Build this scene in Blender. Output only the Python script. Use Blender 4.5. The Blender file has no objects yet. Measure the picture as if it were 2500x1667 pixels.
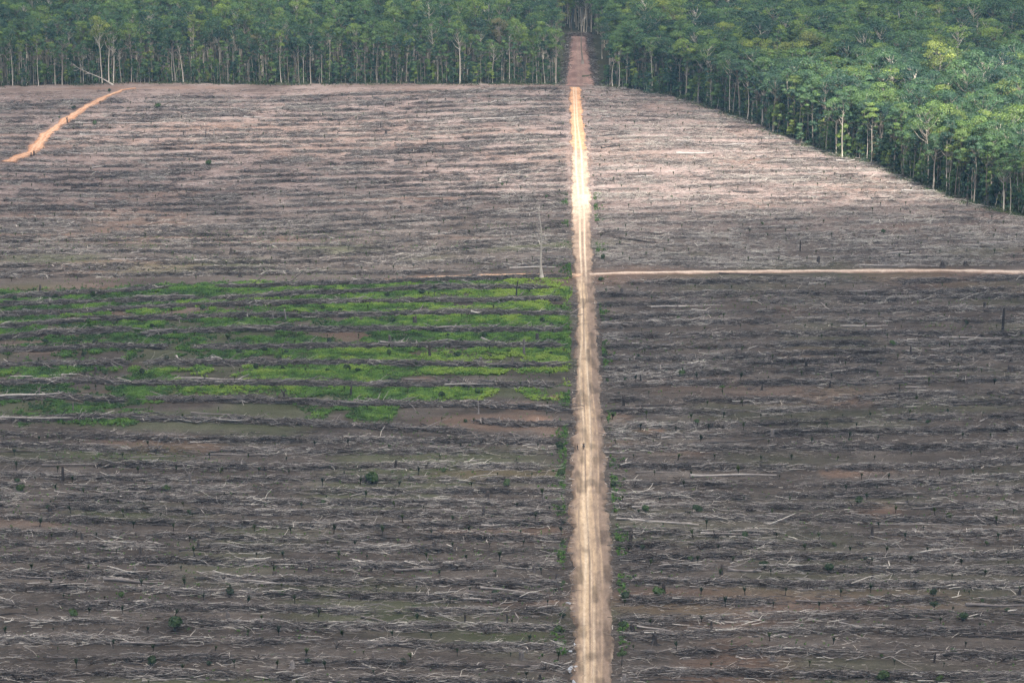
import bpy, math, random
import numpy as np
from mathutils import Vector, Matrix

random.seed(11)
RG = np.random.default_rng(11)
SC = bpy.context.scene
COL = SC.collection

# ------------------------------------------------------------------ camera model (photo is 2500 x 1667)
F, CX, CY, PITCH, CAMH = 6000.0, 1250.0, 833.5, math.radians(15.2), 171.0
SP, CP = math.sin(PITCH), math.cos(PITCH)


def vnoise(x, y, s, seed=0):
    x = np.asarray(x, float) / s
    y = np.asarray(y, float) / s
    xi, yi = np.floor(x).astype(np.int64), np.floor(y).astype(np.int64)
    fx, fy = x - xi, y - yi
    fx, fy = fx * fx * (3 - 2 * fx), fy * fy * (3 - 2 * fy)

    def h(a, b):
        n = (a * 374761393 + b * 668265263 + seed * 974711) & 0x7FFFFFFF
        n = ((n ^ (n >> 13)) * 1274126177) & 0x7FFFFFFF
        return ((n ^ (n >> 16)) & 0xFFFF) / 65535.0
    a, b, c, d = h(xi, yi), h(xi + 1, yi), h(xi, yi + 1), h(xi + 1, yi + 1)
    return (a * (1 - fx) + b * fx) * (1 - fy) + (c * (1 - fx) + d * fx) * fy


def terr(x, y):
    x = np.asarray(x, float)
    y = np.asarray(y, float)
    return (1.0 * np.sin(x / 70 + y / 130) + 0.8 * np.sin(y / 55 - x / 160 + 1.3)
            + 0.35 * np.sin(x / 23 + y / 37) + 1.2 * np.sin(x / 190 - .6) * np.sin(y / 140 + 2.0))


def ray(u, v):
    a, b = (u - CX) / F, (v - CY) / F
    return np.array([a, CP - b * SP, -SP - b * CP])


def px2g(u, v):
    d = ray(u, v)
    z = 0.0
    for _ in range(5):
        t = (z - CAMH) / d[2]
        x, y = d[0] * t, d[1] * t
        z = float(terr(x, y))
    return x, y


def pscale(x, y):
    """photo pixels per metre at a ground point"""
    return F / (y * CP + CAMH * SP)


def g2px(x, y, z=None):
    z = terr(x, y) if z is None else z
    zc = y * CP - (z - CAMH) * SP
    return CX + F * x / zc, CY + F * (-(z - CAMH) * CP - y * SP) / zc


def crop(c, x, y):
    ox, oy = {'A': (0, 0), 'B': (825, 0), 'C': (1650, 0), 'D': (0, 560), 'E': (825, 560), 'F': (1650, 560),
              'G': (0, 1107), 'H': (825, 1107), 'I': (1650, 1107)}[c]
    return ox + x / 2.767, oy + y / 2.767


# ------------------------------------------------------------------ mesh helpers
class MB:
    def __init__(s):
        s.v, s.f, s.t, s.m, s.n = [], [], [], [], 0

    def add(s, v, q, tone=0.5, mat=0):
        v = np.asarray(v, np.float32).reshape(-1, 3)
        q = np.asarray(q, np.int32).reshape(-1, 4)
        s.v.append(v)
        s.f.append(q + s.n)
        s.t.append(np.broadcast_to(np.asarray(tone, np.float32), (len(v),)).copy())
        s.m.append(np.full(len(q), mat, np.int32))
        s.n += len(v)

    def mesh(s, name, mats, smooth=False):
        v, q = np.concatenate(s.v), np.concatenate(s.f)
        me = bpy.data.meshes.new(name)
        me.vertices.add(len(v))
        me.vertices.foreach_set('co', v.ravel())
        me.loops.add(q.size)
        me.loops.foreach_set('vertex_index', q.ravel())
        me.polygons.add(len(q))
        me.polygons.foreach_set('loop_start', np.arange(0, q.size, 4, dtype=np.int32))
        me.polygons.foreach_set('material_index', np.concatenate(s.m))
        me.polygons.foreach_set('use_smooth', np.full(len(q), smooth, bool))
        a = me.attributes.new('tone', 'FLOAT', 'POINT')
        a.data.foreach_set('value', np.concatenate(s.t))
        me.update(calc_edges=True)
        for m in (mats if isinstance(mats, (list, tuple)) else [mats]):
            me.materials.append(m)
        return me


def link(name, data, parent=None, loc=None, rot=None, scl=None):
    o = bpy.data.objects.new(name, data)
    COL.objects.link(o)
    if parent is not None:
        o.parent = parent
    if loc is not None:
        o.location = loc
    if rot is not None:
        o.rotation_euler = rot
    if scl is not None:
        o.scale = scl
    return o


def tag(o, label=None, cat=None, group=None, kind=None):
    for k, val in (('label', label), ('category', cat), ('group', group), ('kind', kind)):
        if val:
            o[k] = val
    return o


def tube(pts, rad, sides=6, cap=True):
    pts = np.asarray(pts, float)
    rad = np.broadcast_to(np.asarray(rad, float), (len(pts),))
    tg = np.gradient(pts, axis=0)
    tg /= np.linalg.norm(tg, axis=1)[:, None] + 1e-9
    ref = np.array([0, 0, 1.0]) if abs(tg[:, 2]).mean() < .8 else np.array([1.0, 0, 0])
    p1 = np.cross(tg, ref)
    p1 /= np.linalg.norm(p1, axis=1)[:, None] + 1e-9
    p2 = np.cross(tg, p1)
    an = np.arange(sides) * 2 * math.pi / sides
    v = pts[:, None, :] + rad[:, None, None] * (np.cos(an)[None, :, None] * p1[:, None, :] + np.sin(an)[None, :, None] * p2[:, None, :])
    n = len(pts)
    q = []
    for i in range(n - 1):
        for k in range(sides):
            k2 = (k + 1) % sides
            q.append((i * sides + k, i * sides + k2, (i + 1) * sides + k2, (i + 1) * sides + k))
    v = v.reshape(-1, 3)
    if cap:
        for e, i in ((0, 0), (n - 1, (n - 1) * sides)):
            c = len(v)
            v = np.vstack([v, pts[e]])
            for k in range(0, sides, 2):
                q.append((c, i + k, i + (k + 1) % sides, i + (k + 2) % sides))
    return v, q


def sticks(cx, cy, ang, ln, r, z, tilt, bend):
    """many bent three-sided branches at once; returns verts, quads"""
    n = len(cx)
    d = np.stack([np.cos(ang) * np.cos(tilt), np.sin(ang) * np.cos(tilt), np.sin(tilt)], 1)
    p1 = np.stack([-np.sin(ang), np.cos(ang), np.zeros(n)], 1)
    p2 = np.cross(d, p1)
    c = np.stack([cx, cy, z], 1)
    V = np.zeros((n, 3, 3, 3))
    for i, (t, rr) in enumerate(((-.5, 1.0), (0.05, .85), (.5, .45))):
        ctr = c + d * (ln * t)[:, None] + (p1 * bend[:, None] + p2 * (bend * .4)[:, None]) * (ln * (.25 - t * t))[:, None]
        for k in range(3):
            a = 2 * math.pi * k / 3 + .5
            V[:, i, k] = ctr + (p1 * math.cos(a) + p2 * math.sin(a)) * (r * rr)[:, None]
    base = np.array([(i * 3 + k, i * 3 + (k + 1) % 3, (i + 1) * 3 + (k + 1) % 3, (i + 1) * 3 + k) for i in range(2) for k in range(3)])
    q = (np.arange(n) * 9)[:, None, None] + base[None]
    return V.reshape(-1, 3), q.reshape(-1, 4)


def leaves(c, nrm, size, asp=.6, seedrg=RG):
    """quads centred at c with normal nrm"""
    n = len(c)
    nrm = nrm / (np.linalg.norm(nrm, axis=1)[:, None] + 1e-9)
    rnd = seedrg.normal(size=(n, 3))
    a = np.cross(nrm, rnd)
    a /= np.linalg.norm(a, axis=1)[:, None] + 1e-9
    b = np.cross(nrm, a)
    s = np.broadcast_to(np.asarray(size, float), (n,))[:, None]
    sag = nrm * s * .25
    v = np.stack([c - a * s, c - b * s * asp - sag * .3, c + a * s - sag, c + b * s * asp], 1)
    return v.reshape(-1, 3), np.arange(n * 4).reshape(-1, 4)


# ------------------------------------------------------------------ materials
def new_mat(name):
    m = bpy.data.materials.new(name)
    m.use_nodes = True
    nt = m.node_tree
    for n in list(nt.nodes):
        nt.nodes.remove(n)
    return m, nt, nt.nodes.new('ShaderNodeOutputMaterial')


def N(nt, t, **kw):
    n = nt.nodes.new(t)
    for k, v in kw.items():
        if k.startswith('i_'):
            n.inputs[k[2:].replace('_', ' ')].default_value = v
        else:
            setattr(n, k, v)
    return n


def ramp(nt, stops, interp='LINEAR'):
    r = nt.nodes.new('ShaderNodeValToRGB')
    r.color_ramp.interpolation = interp
    el = r.color_ramp.elements
    while len(el) < len(stops):
        el.new(.5)
    for e, (p, c) in zip(el, stops):
        e.position = p
        e.color = (*c, 1)
    return r


def mixc(nt, fac, a, b, mode='MIX'):
    m = nt.nodes.new('ShaderNodeMix')
    m.data_type = 'RGBA'
    m.blend_type = mode
    for sock, val in ((m.inputs[0], fac), (m.inputs[6], a), (m.inputs[7], b)):
        if hasattr(val, 'is_output'):
            nt.links.new(val, sock)
        else:
            sock.default_value = val if not isinstance(val, tuple) or len(val) == 4 else (*val, 1)
    return m.outputs[2]


def attr(nt, name):
    a = nt.nodes.new('ShaderNodeAttribute')
    a.attribute_name = name
    return a


def noise(nt, scale, detail=4, rough=.6, vec=None, stretch=None):
    n = nt.nodes.new('ShaderNodeTexNoise')
    n.inputs['Scale'].default_value = scale
    n.inputs['Detail'].default_value = detail
    n.inputs['Roughness'].default_value = rough
    tc = nt.nodes.new('ShaderNodeTexCoord')
    src = tc.outputs['Object']
    if stretch:
        mp = nt.nodes.new('ShaderNodeMapping')
        mp.inputs['Scale'].default_value = stretch
        nt.links.new(src, mp.inputs[0])
        src = mp.outputs[0]
    nt.links.new(src, n.inputs['Vector'])
    return n


def principled(nt, out, col, rough=.9, spec=.2, bump=None, bstr=.5, bdist=.1):
    p = nt.nodes.new('ShaderNodeBsdfPrincipled')
    p.inputs['Roughness'].default_value = rough
    p.inputs['Specular IOR Level'].default_value = spec
    if hasattr(col, 'is_output'):
        nt.links.new(col, p.inputs['Base Color'])
    else:
        p.inputs['Base Color'].default_value = (*col, 1)
    if bump is not None:
        b = nt.nodes.new('ShaderNodeBump')
        b.inputs['Strength'].default_value = bstr
        b.inputs['Distance'].default_value = bdist
        nt.links.new(bump, b.inputs['Height'])
        nt.links.new(b.outputs[0], p.inputs['Normal'])
    nt.links.new(p.outputs[0], out.inputs['Surface'])
    return p


def wood_mat():
    m, nt, out = new_mat('weathered_wood')
    r = ramp(nt, [(0, (.020, .017, .016)), (.3, (.070, .060, .056)), (.6, (.185, .165, .155)), (.85, (.40, .365, .335)), (1, (.70, .65, .58))])
    a = attr(nt, 'tone')
    n = noise(nt, 1.3, 5, .65)
    mt = N(nt, 'ShaderNodeMath', operation='MULTIPLY_ADD')
    nt.links.new(n.outputs['Fac'], mt.inputs[0])
    mt.inputs[1].default_value = .34
    mt.inputs[2].default_value = -.17
    ad = N(nt, 'ShaderNodeMath', operation='ADD')
    nt.links.new(a.outputs['Fac'], ad.inputs[0])
    nt.links.new(mt.outputs[0], ad.inputs[1])
    nt.links.new(ad.outputs[0], r.inputs[0])
    principled(nt, out, r.outputs[0], .85, .15)
    return m


def bark_mat(name, c0, c1):
    m, nt, out = new_mat(name)
    oi = nt.nodes.new('ShaderNodeObjectInfo')
    n = noise(nt, .9, 5, .7, stretch=(1, 1, .35))
    r1 = ramp(nt, [(.25, c0), (.75, c1)])
    nt.links.new(n.outputs['Fac'], r1.inputs[0])
    r2 = ramp(nt, [(0, (.35, .32, .30)), (.5, (.9, .86, .8)), (1, (1.45, 1.4, 1.3))])
    nt.links.new(oi.outputs['Random'], r2.inputs[0])
    principled(nt, out, mixc(nt, 1.0, r1.outputs[0], r2.outputs[0], 'MULTIPLY'), .85, .15)
    return m


def leaf_mat(name, stops, use_tone=False, trans=.35, tone_stops=None):
    m, nt, out = new_mat(name)
    r = ramp(nt, stops)
    if use_tone:
        nt.links.new(attr(nt, 'tone').outputs['Fac'], r.inputs[0])
        col = r.outputs[0]
    else:
        oi = nt.nodes.new('ShaderNodeObjectInfo')
        nt.links.new(oi.outputs['Random'], r.inputs[0])
        r2 = ramp(nt, [(0, (.42, .48, .5)), (.5, (1, 1, 1)), (1, (1.75, 1.6, 1.2))])
        nt.links.new(attr(nt, 'tone').outputs['Fac'], r2.inputs[0])
        col = mixc(nt, 1.0, r.outputs[0], r2.outputs[0], 'MULTIPLY')
    d = nt.nodes.new('ShaderNodeBsdfDiffuse')
    t = nt.nodes.new('ShaderNodeBsdfTranslucent')
    g = nt.nodes.new('ShaderNodeBsdfGlossy')
    g.inputs['Roughness'].default_value = .5
    nt.links.new(col, d.inputs[0])
    nt.links.new(col, t.inputs[0])
    mx = N(nt, 'ShaderNodeMixShader')
    mx.inputs[0].default_value = trans
    nt.links.new(d.outputs[0], mx.inputs[1])
    nt.links.new(t.outputs[0], mx.inputs[2])
    mx2 = N(nt, 'ShaderNodeMixShader')
    mx2.inputs[0].default_value = .035
    nt.links.new(mx.outputs[0], mx2.inputs[1])
    nt.links.new(g.outputs[0], mx2.inputs[2])
    nt.links.new(mx2.outputs[0], out.inputs['Surface'])
    return m


def plain_mat(name, col, rough=.8, spec=.3, var=.25, scale=3.0):
    m, nt, out = new_mat(name)
    n = noise(nt, scale, 4)
    c = ramp(nt, [(.3, tuple(x * (1 - var) for x in col)), (.7, tuple(min(1, x * (1 + var)) for x in col))])
    nt.links.new(n.outputs['Fac'], c.inputs[0])
    principled(nt, out, c.outputs[0], rough, spec)
    return m


M_WOOD = wood_mat()
M_BARK = bark_mat('pale_bark', (.27, .24, .21), (.60, .56, .50))
M_DEAD = bark_mat('dead_bark', (.26, .24, .22), (.55, .52, .49))
M_LEAF = leaf_mat('forest_leaf', [(0, (.028, .072, .050)), (.4, (.068, .140, .068)), (.74, (.110, .196, .066)), (.93, (.170, .250, .062)), (.985, (.21, .26, .065)), (1, (.18, .16, .09))])
M_UNDER = leaf_mat('undergrowth_leaf', [(0, (.022, .045, .022)), (.45, (.05, .085, .03)), (.75, (.11, .14, .05)), (1, (.20, .18, .10))], True)
M_GRASS = leaf_mat('fern_grass_leaf', [(0, (.030, .070, .020)), (.35, (.075, .165, .030)), (.65, (.13, .245, .038)), (1, (.25, .35, .055))], True, .4)
M_BUSH = leaf_mat('bush_leaf', [(0, (.016, .034, .014)), (.5, (.026, .055, .018)), (1, (.05, .10, .02))], False, .3)
M_BUSHLT = leaf_mat('light_bush_leaf', [(0, (.030, .062, .018)), (1, (.058, .100, .026))], False, .35)
M_PALM = leaf_mat('palm_frond', [(0, (.016, .030, .014)), (.6, (.028, .052, .018)), (1, (.06, .085, .025))], False, .25)
M_STEM = plain_mat('charred_stem', (.03, .024, .02))


def ground_mat():
    m, nt, out = new_mat('bare_soil')
    a = attr(nt, 'soil')
    sep = N(nt, 'ShaderNodeSeparateColor')
    nt.links.new(a.outputs['Color'], sep.inputs[0])
    n1 = noise(nt, .12, 6, .65, stretch=(.35, 1, 1))
    n2 = noise(nt, .9, 6, .75, stretch=(.45, 1, 1))
    n3 = noise(nt, 4.0, 4, .7, stretch=(.5, 1, 1))
    base = ramp(nt, [(.30, (.036, .030, .026)), (.48, (.064, .054, .047)), (.62, (.098, .084, .074)), (.8, (.155, .137, .122))])
    mm = N(nt, 'ShaderNodeMath', operation='MULTIPLY_ADD')
    nt.links.new(n2.outputs['Fac'], mm.inputs[0])
    mm.inputs[1].default_value = .55
    nt.links.new(n1.outputs['Fac'], mm.inputs[2])
    mm2 = N(nt, 'ShaderNodeMath', operation='SUBTRACT')
    nt.links.new(mm.outputs[0], mm2.inputs[0])
    mm2.inputs[1].default_value = .28
    nt.links.new(mm2.outputs[0], base.inputs[0])
    pale = ramp(nt, [(.3, (.15, .108, .094)), (.5, (.25, .19, .168)), (.75, (.38, .31, .285))])
    nt.links.new(mm2.outputs[0], pale.inputs[0])
    c = mixc(nt, sep.outputs[2], base.outputs[0], pale.outputs[0])
    c = mixc(nt, sep.outputs[0], c, (.25, .145, .095, 1))
    c = mixc(nt, sep.outputs[1], c, (.062, .085, .030, 1))
    fine = ramp(nt, [(.25, (.55, .55, .55)), (.75, (1.4, 1.4, 1.4))])
    nt.links.new(n3.outputs['Fac'], fine.inputs[0])
    c = mixc(nt, 1.0, c, fine.outputs[0], 'MULTIPLY')
    principled(nt, out, c, .95, .1, n3.outputs['Fac'], .8, .25)
    return m


def road_mat():
    m, nt, out = new_mat('dirt_road_soil')
    a = attr(nt, 'roadcol')
    n = noise(nt, 1.6, 6, .7, stretch=(1, .35, 1))
    n2 = noise(nt, 6.0, 4, .7)
    r = ramp(nt, [(.25, (.68, .66, .64)), (.75, (1.25, 1.25, 1.25))])
    nt.links.new(n.outputs['Fac'], r.inputs[0])
    r2 = ramp(nt, [(.3, (.82, .82, .82)), (.7, (1.12, 1.12, 1.12))])
    nt.links.new(n2.outputs['Fac'], r2.inputs[0])
    c = mixc(nt, 1.0, a.outputs['Color'], r.outputs[0], 'MULTIPLY')
    c = mixc(nt, 1.0, c, r2.outputs[0], 'MULTIPLY')
    principled(nt, out, c, .95, .1, n2.outputs['Fac'], .6, .12)
    return m


M_GROUND, M_ROAD = ground_mat(), road_mat()

# ------------------------------------------------------------------ layout of the place
ROAD_PX = [(1900, 1412, 1515), (1667, 1399, 1501), (1390, 1393, 1497), (1170, 1392, 1481), (957, 1402, 1469), (744, 1406, 1455), (681, 1405, 1449),
           (600, 1398, 1447), (510, 1394, 1444), (372, 1393, 1436), (298, 1391, 1425), (214, 1390, 1419)]
_r = []
for v, a, b in ROAD_PX:
    g0, g1 = px2g(a, v), px2g(b, v)
    _r.append((g0[1], g0[0], g1[0]))
_r.sort()
_r = np.array(_r)


def road_l(y):
    return np.interp(y, _r[:, 0], _r[:, 1])


def road_r(y):
    return np.interp(y, _r[:, 0], _r[:, 2])


def poly_px(lst):
    return np.array([px2g(u, v) for u, v in lst])


EDGE_L = poly_px([(-260, 214), (0, 211), (180, 208), (300, 203), (500, 204), (800, 206), (1100, 206), (1378, 206)])
EDGE_R = poly_px([(1462, 207), (1500, 213), (1650, 238), (1740, 264), (1840, 300), (1960, 352), (2040, 378), (2130, 398), (2210, 432), (2300, 472), (2400, 505), (2500, 527), (2620, 560)])
SIDE = poly_px([(22, 396), (30, 391), (75, 372), (110, 330), (150, 300), (200, 268), (255, 238), (300, 219), (335, 215)])
CROSS_R = poly_px([(1440, 671), (1500, 667), (1700, 664), (2000, 661), (2250, 660), (2500, 664), (2700, 668)])
CROSS_L = poly_px([(1420, 673), (1395, 671), (1330, 672), (1200, 673), (1100, 676), (1000, 681), (900, 686)])


def edge_y(x):
    """southern limit of the forest at x"""
    a = np.interp(x, EDGE_L[:, 0], EDGE_L[:, 1])
    r = EDGE_R[np.argsort(EDGE_R[:, 0])]
    b = np.interp(x, r[:, 0], r[:, 1])
    return np.where(np.asarray(x) < 30, a, b)


def seg_dist(x, y, P):
    d = np.full(np.shape(x), 1e9)
    for i in range(len(P) - 1):
        a, b = P[i], P[i + 1]
        ab = b - a
        t = np.clip(((x - a[0]) * ab[0] + (y - a[1]) * ab[1]) / (ab @ ab), 0, 1)
        d = np.minimum(d, np.hypot(x - a[0] - t * ab[0], y - a[1] - t * ab[1]))
    return d


def on_track(x, y, pad=0.0):
    m = (x > road_l(y) - pad) & (x < road_r(y) + pad)
    m |= seg_dist(x, y, CROSS_R) < 2.6 + pad
    m |= seg_dist(x, y, CROSS_L) < 1.2 + pad
    m |= seg_dist(x, y, SIDE) < 2.6 + pad
    return m


YC = CROSS_R[2, 1]                                    # the cross track
LL_ROWS = [px2g(700, v)[1] for v in (1077, 1105, 1143, 1176, 1203, 1230, 1255, 1284, 1317, 1345, 1382, 1421, 1454, 1490, 1530, 1573, 1620, 1658, 1704, 1752, 1804)]
RL_ROWS = [px2g(1950, v)[1] for v in (692, 719, 737, 766, 790, 820, 843, 867, 890, 914, 938, 975, 1001, 1037, 1066, 1100, 1143, 1185, 1215, 1244, 1272,
                                      1302, 1331, 1364, 1396, 1428, 1465, 1504, 1548, 1602, 1650, 1702, 1756, 1812)]
LU_ROWS = [1028 - 8.6 * k for k in range(60) if 1028 - 8.6 * k > YC + 6]
RU_ROWS = [YC + 8 + 8.4 * k for k in range(60) if YC + 8 + 8.4 * k < 1040]
Y_G = px2g(700, 1045)[1]


def row_wave(zone, x, k):
    if zone == 'LU':
        return .13 * (x - 20) * np.clip(1 - np.abs(x + 40) / 500, 0, 1) + 1.8 * np.sin(x / 31 + k) + 1.2 * np.sin(x / 13 + 2.1 * k)
    if zone == 'RU':
        return 2.2 * np.sin(x / 37 + 1.7 * k) + 1.3 * np.sin(x / 15 + k)
    if zone == 'RL':
        return .03 * (x - 60) + 1.3 * np.sin(x / 29 + 1.3 * k) + .6 * np.sin(x / 11 + k)
    return .5 * np.sin(x / 23 + k) + .35 * np.sin(x / 9 + 2 * k)


PILES_PX = [
    [(0, 730), (253, 717), (401, 706)], [(0, 748), (318, 737), (477, 732)], [(0, 773), (235, 762), (473, 748)], [(0, 802), (202, 784), (448, 780)],
    [(0, 831), (108, 817), (314, 809)], [(0, 860), (217, 849), (408, 849)], [(0, 896), (246, 889), (300, 892)], [(-20, 976), (152, 972), (300, 983)],
    [(-20, 1031), (217, 1022), (330, 1020)],
    [(538, 704), (850, 694), (1100, 684), (1381, 677)], [(520, 733), (780, 719), (1060, 704), (1338, 706)], [(495, 748), (850, 740), (1078, 737), (1363, 733)],
    [(466, 777), (850, 773), (1114, 766), (1385, 768)], [(365, 818), (589, 806), (850, 809), (1006, 806), (1360, 809)], [(484, 853), (850, 849), (1078, 845), (1360, 847)],
    [(369, 891), (850, 889), (1367, 896)], [(-20, 939), (217, 932), (300, 939), (850, 943), (1186, 943), (1342, 943)],
    [(369, 977), (620, 980), (850, 991), (1186, 992), (1389, 1004)], [(343, 1026), (600, 1030), (850, 1042), (1132, 1058)], [(1172, 1033), (1290, 1040), (1389, 1037)],
]
PILES = [poly_px(p) for p in PILES_PX]


def pile_dist(x, y):
    d = np.full(np.shape(x), 1e9)
    for P in PILES:
        d = np.minimum(d, seg_dist(x, y, P))
    return d


_gt = poly_px([(-60, 716), (0, 712), (250, 706), (560, 690), (850, 692), (1100, 682), (1400, 678)])
_gb = poly_px([(-60, 1045), (0, 1042), (330, 1036), (420, 965), (700, 958), (760, 1030), (950, 1030), (985, 985), (1180, 978), (1235, 935), (1300, 975), (1400, 975)])


def green_mask(x, y):
    top = np.interp(x, _gt[:, 0], _gt[:, 1])
    bot = np.interp(x, _gb[:, 0], _gb[:, 1])
    m = np.clip((top - y) / 5 + .5, 0, 1) * np.clip((y - bot) / 8 + .4, 0, 1) * np.clip((road_l(y) - 1.0 - x) / 1.5, 0, 1)
    n = vnoise(x * .6, y, 9, 3) * .6 + vnoise(x, y, 3.2, 5) * .4
    thin = np.clip(1.25 - .30 * np.clip((-40 - x) / 40, 0, 1) - .5 * np.clip((690 - y) / 40, 0, 1), 0, 1.2)
    bare = poly_px([(1010, 930), (1330, 926)])
    n = n * np.clip(seg_dist(x, y, bare) / 5 - .35, 0, 1)
    ragged = np.clip(seg_dist(x, y, _gb) / 14, 0, 1)
    return m * np.clip((n - .44 + .30 * thin * (.6 + .4 * ragged) - .12 * np.clip((vnoise(x, y, 6, 7) - .55) * 4, 0, 1)) * 4.5, 0, 1)


# ------------------------------------------------------------------ ground
def spread(a, b, step, lo, hi):
    mid = np.arange(a, b + .1, step)
    k = step * 1.35 ** np.arange(1, 40)
    left = (a - np.cumsum(k))
    right = (b + np.cumsum(k))
    return np.concatenate([left[left > lo][::-1], mid, right[right < hi]])


gx = spread(-320, 320, 1.5, -7000, 7000)
gy = spread(362, 1075, 1.4, -5000, 9000)
GX, GY = np.meshgrid(gx, gy, indexing='ij')
inner = ((np.abs(GX) < 330) & (GY > 355) & (GY < 1085))
track = on_track(GX, GY, .8) & inner
far = np.clip((np.hypot(GX, GY - 700) - 1200) / 1500, 0, 1)
GZ = terr(GX, GY) * (1 - far)
rough = (vnoise(GX * .5, GY, 2.2, 9) - .5) * .5 + (RG.random(GX.shape) - .5) * .16
GZ = GZ + np.where(inner & ~track, rough, 0) - np.where(track, .22, 0)
soil = np.zeros(GX.shape + (4,), np.float32)
soil[..., 3] = 1
farc = np.clip((GY - (YC + np.where(GX > 20, 40, 70))) / 90, 0, 1) * np.where(GX > 20, 1., .8) + np.clip((GY - 600) / 200, 0, 1) * .15
soil[..., 2] = np.clip(farc * (.6 + .8 * vnoise(GX, GY, 26, 21)), 0, 1)
RED = [(550, 313, 190, 9, .8), (1318, 1024, 40, 8, .9), (1360, 970, 16, 5, 1.), (1590, 1050, 34, 7, .8), (2085, 1152, 120, 12, .55), (2465, 1270, 50, 12, .5),
       (2140, 1246, 60, 20, .4), (1352, 1456, 26, 14, .6), (1032, 927, 35, 11, .5), (1160, 675, 190, 5, .9), (330, 215, 230, 3, .6), (620, 640, 30, 5, .5),
       (1150, 580, 120, 6, .25), (1500, 1020, 40, 20, .35), (1860, 1235, 40, 8, .5), (90, 1275, 90, 16, .3), (1290, 990, 60, 14, .4), (1120, 1160, 150, 8, .25),
       (860, 300, 200, 8, .35), (150, 350, 200, 14, .5), (1540, 1085, 60, 14, .35), (830, 350, 200, 10, .3), (1340, 1045, 40, 20, .4)]
for u, v, hw, hh, a in RED:
    c, e, d = px2g(u, v), px2g(u + hw, v), px2g(u, v - hh)
    q = ((GX - c[0]) / max(1, e[0] - c[0])) ** 2 + ((GY - c[1]) / max(1, d[1] - c[1])) ** 2
    soil[..., 0] = np.maximum(soil[..., 0], .55 * a * np.clip(1.4 - q + (vnoise(GX, GY, 4, 31) - .5) * 1.6, 0, 1))
nred = vnoise(GX, GY * 2, 40, 41)
soil[..., 0] = np.maximum(soil[..., 0], np.clip((nred - .68) * 1.5, 0, .22))
gm = green_mask(GX, GY)
nz = vnoise(GX * .5, GY, 14, 51)
soil[..., 1] = np.clip(np.maximum(gm, np.clip((nz - .5) * 1.8, 0, .38) * (GY < YC + 45) * (1 - .5 * (GX > 20))), 0, 1)
soil[..., 1] *= (1 - soil[..., 0])
ditch = np.exp(-((GX - (road_l(GY) - .9)) / .8) ** 2) * (GY < 560)
soil[..., 2] *= (1 - ditch)
GZ -= ditch * .35
forest_floor = GY > edge_y(GX) + 1
soil[..., 1] = np.where(forest_floor, .35, soil[..., 1])
soil[..., 0] = np.where(forest_floor, soil[..., 0] * .3, soil[..., 0])
soil[..., 2] = np.where(forest_floor, 0, soil[..., 2])
nx, ny = GX.shape
idx = np.arange(nx * ny).reshape(nx, ny)
quads = np.stack([idx[:-1, :-1], idx[1:, :-1], idx[1:, 1:], idx[:-1, 1:]], -1).reshape(-1, 4)
mb = MB()
mb.add(np.stack([GX, GY, GZ], -1), quads)
me = mb.mesh('ground', M_GROUND, True)
ca = me.attributes.new('soil', 'FLOAT_COLOR', 'POINT')
ca.data.foreach_set('color', soil.reshape(-1, 4).ravel())
tag(link('ground', me), 'grey brown bare soil of the clear-felled land', None, None, 'structure')


# ------------------------------------------------------------------ roads
def strip(name, L, R, lift, colour, crown=None, label=None, ncol=40):
    """a sheet between two polylines; colour(u, s, x, y) gives linear rgb"""
    n = len(L)
    u = np.linspace(0, 1, ncol)
    X = L[:, None, 0] * (1 - u) + R[:, None, 0] * u
    Y = L[:, None, 1] * (1 - u) + R[:, None, 1] * u
    U = np.broadcast_to(u, X.shape)
    S = np.broadcast_to(np.concatenate([[0], np.cumsum(np.hypot(*np.diff((L + R) / 2, axis=0).T))])[:, None], X.shape)
    col, dz = colour(U, S, X, Y)
    Z = terr(X, Y) + lift + dz
    edge = np.clip(np.minimum(U, 1 - U) * 14, 0, 1)
    Z = Z - (1 - edge) * .45
    ids = np.arange(n * ncol).reshape(n, ncol)
    q = np.stack([ids[:-1, :-1], ids[:-1, 1:], ids[1:, 1:], ids[1:, :-1]], -1).reshape(-1, 4)
    b = MB()
    b.add(np.stack([X, Y, Z], -1), q)
    me = b.mesh(name, M_ROAD, True)
    c4 = np.ones(X.shape + (4,), np.float32)
    c4[..., :3] = col
    a = me.attributes.new('roadcol', 'FLOAT_COLOR', 'POINT')
    a.data.foreach_set('color', c4.ravel())
    return tag(link(name, me), label, None, None, 'structure')


def lerp3(t, *cs):
    """piecewise colours at equal steps"""
    t = np.clip(t, 0, 1) * (len(cs) - 1)
    i = np.clip(t.astype(int), 0, len(cs) - 2)
    f = (t - i)[..., None]
    cs = np.array(cs)
    return cs[i] * (1 - f) + cs[i + 1] * f


ys = np.arange(330, 1037, .9)
wobL = (vnoise(ys, ys * 0, 7.1, 61) - .5) * 1.6 + (vnoise(ys, ys * 0, 1.6, 62) - .5) * 1.8 * vnoise(ys, ys * 0, 9, 65)
wobR = (vnoise(ys, ys * 0, 7.3, 63) - .5) * 1.6 + (vnoise(ys, ys * 0, 1.7, 64) - .5) * 1.8 * vnoise(ys, ys * 0, 8, 66)
RL = np.stack([road_l(ys) + wobL * .8, ys], 1)
RR = np.stack([road_r(ys) + wobR * .8, ys], 1)
Y560, Y490, Y370, Y310 = (px2g(1415, v)[1] for v in (566, 480, 365, 310))


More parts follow.
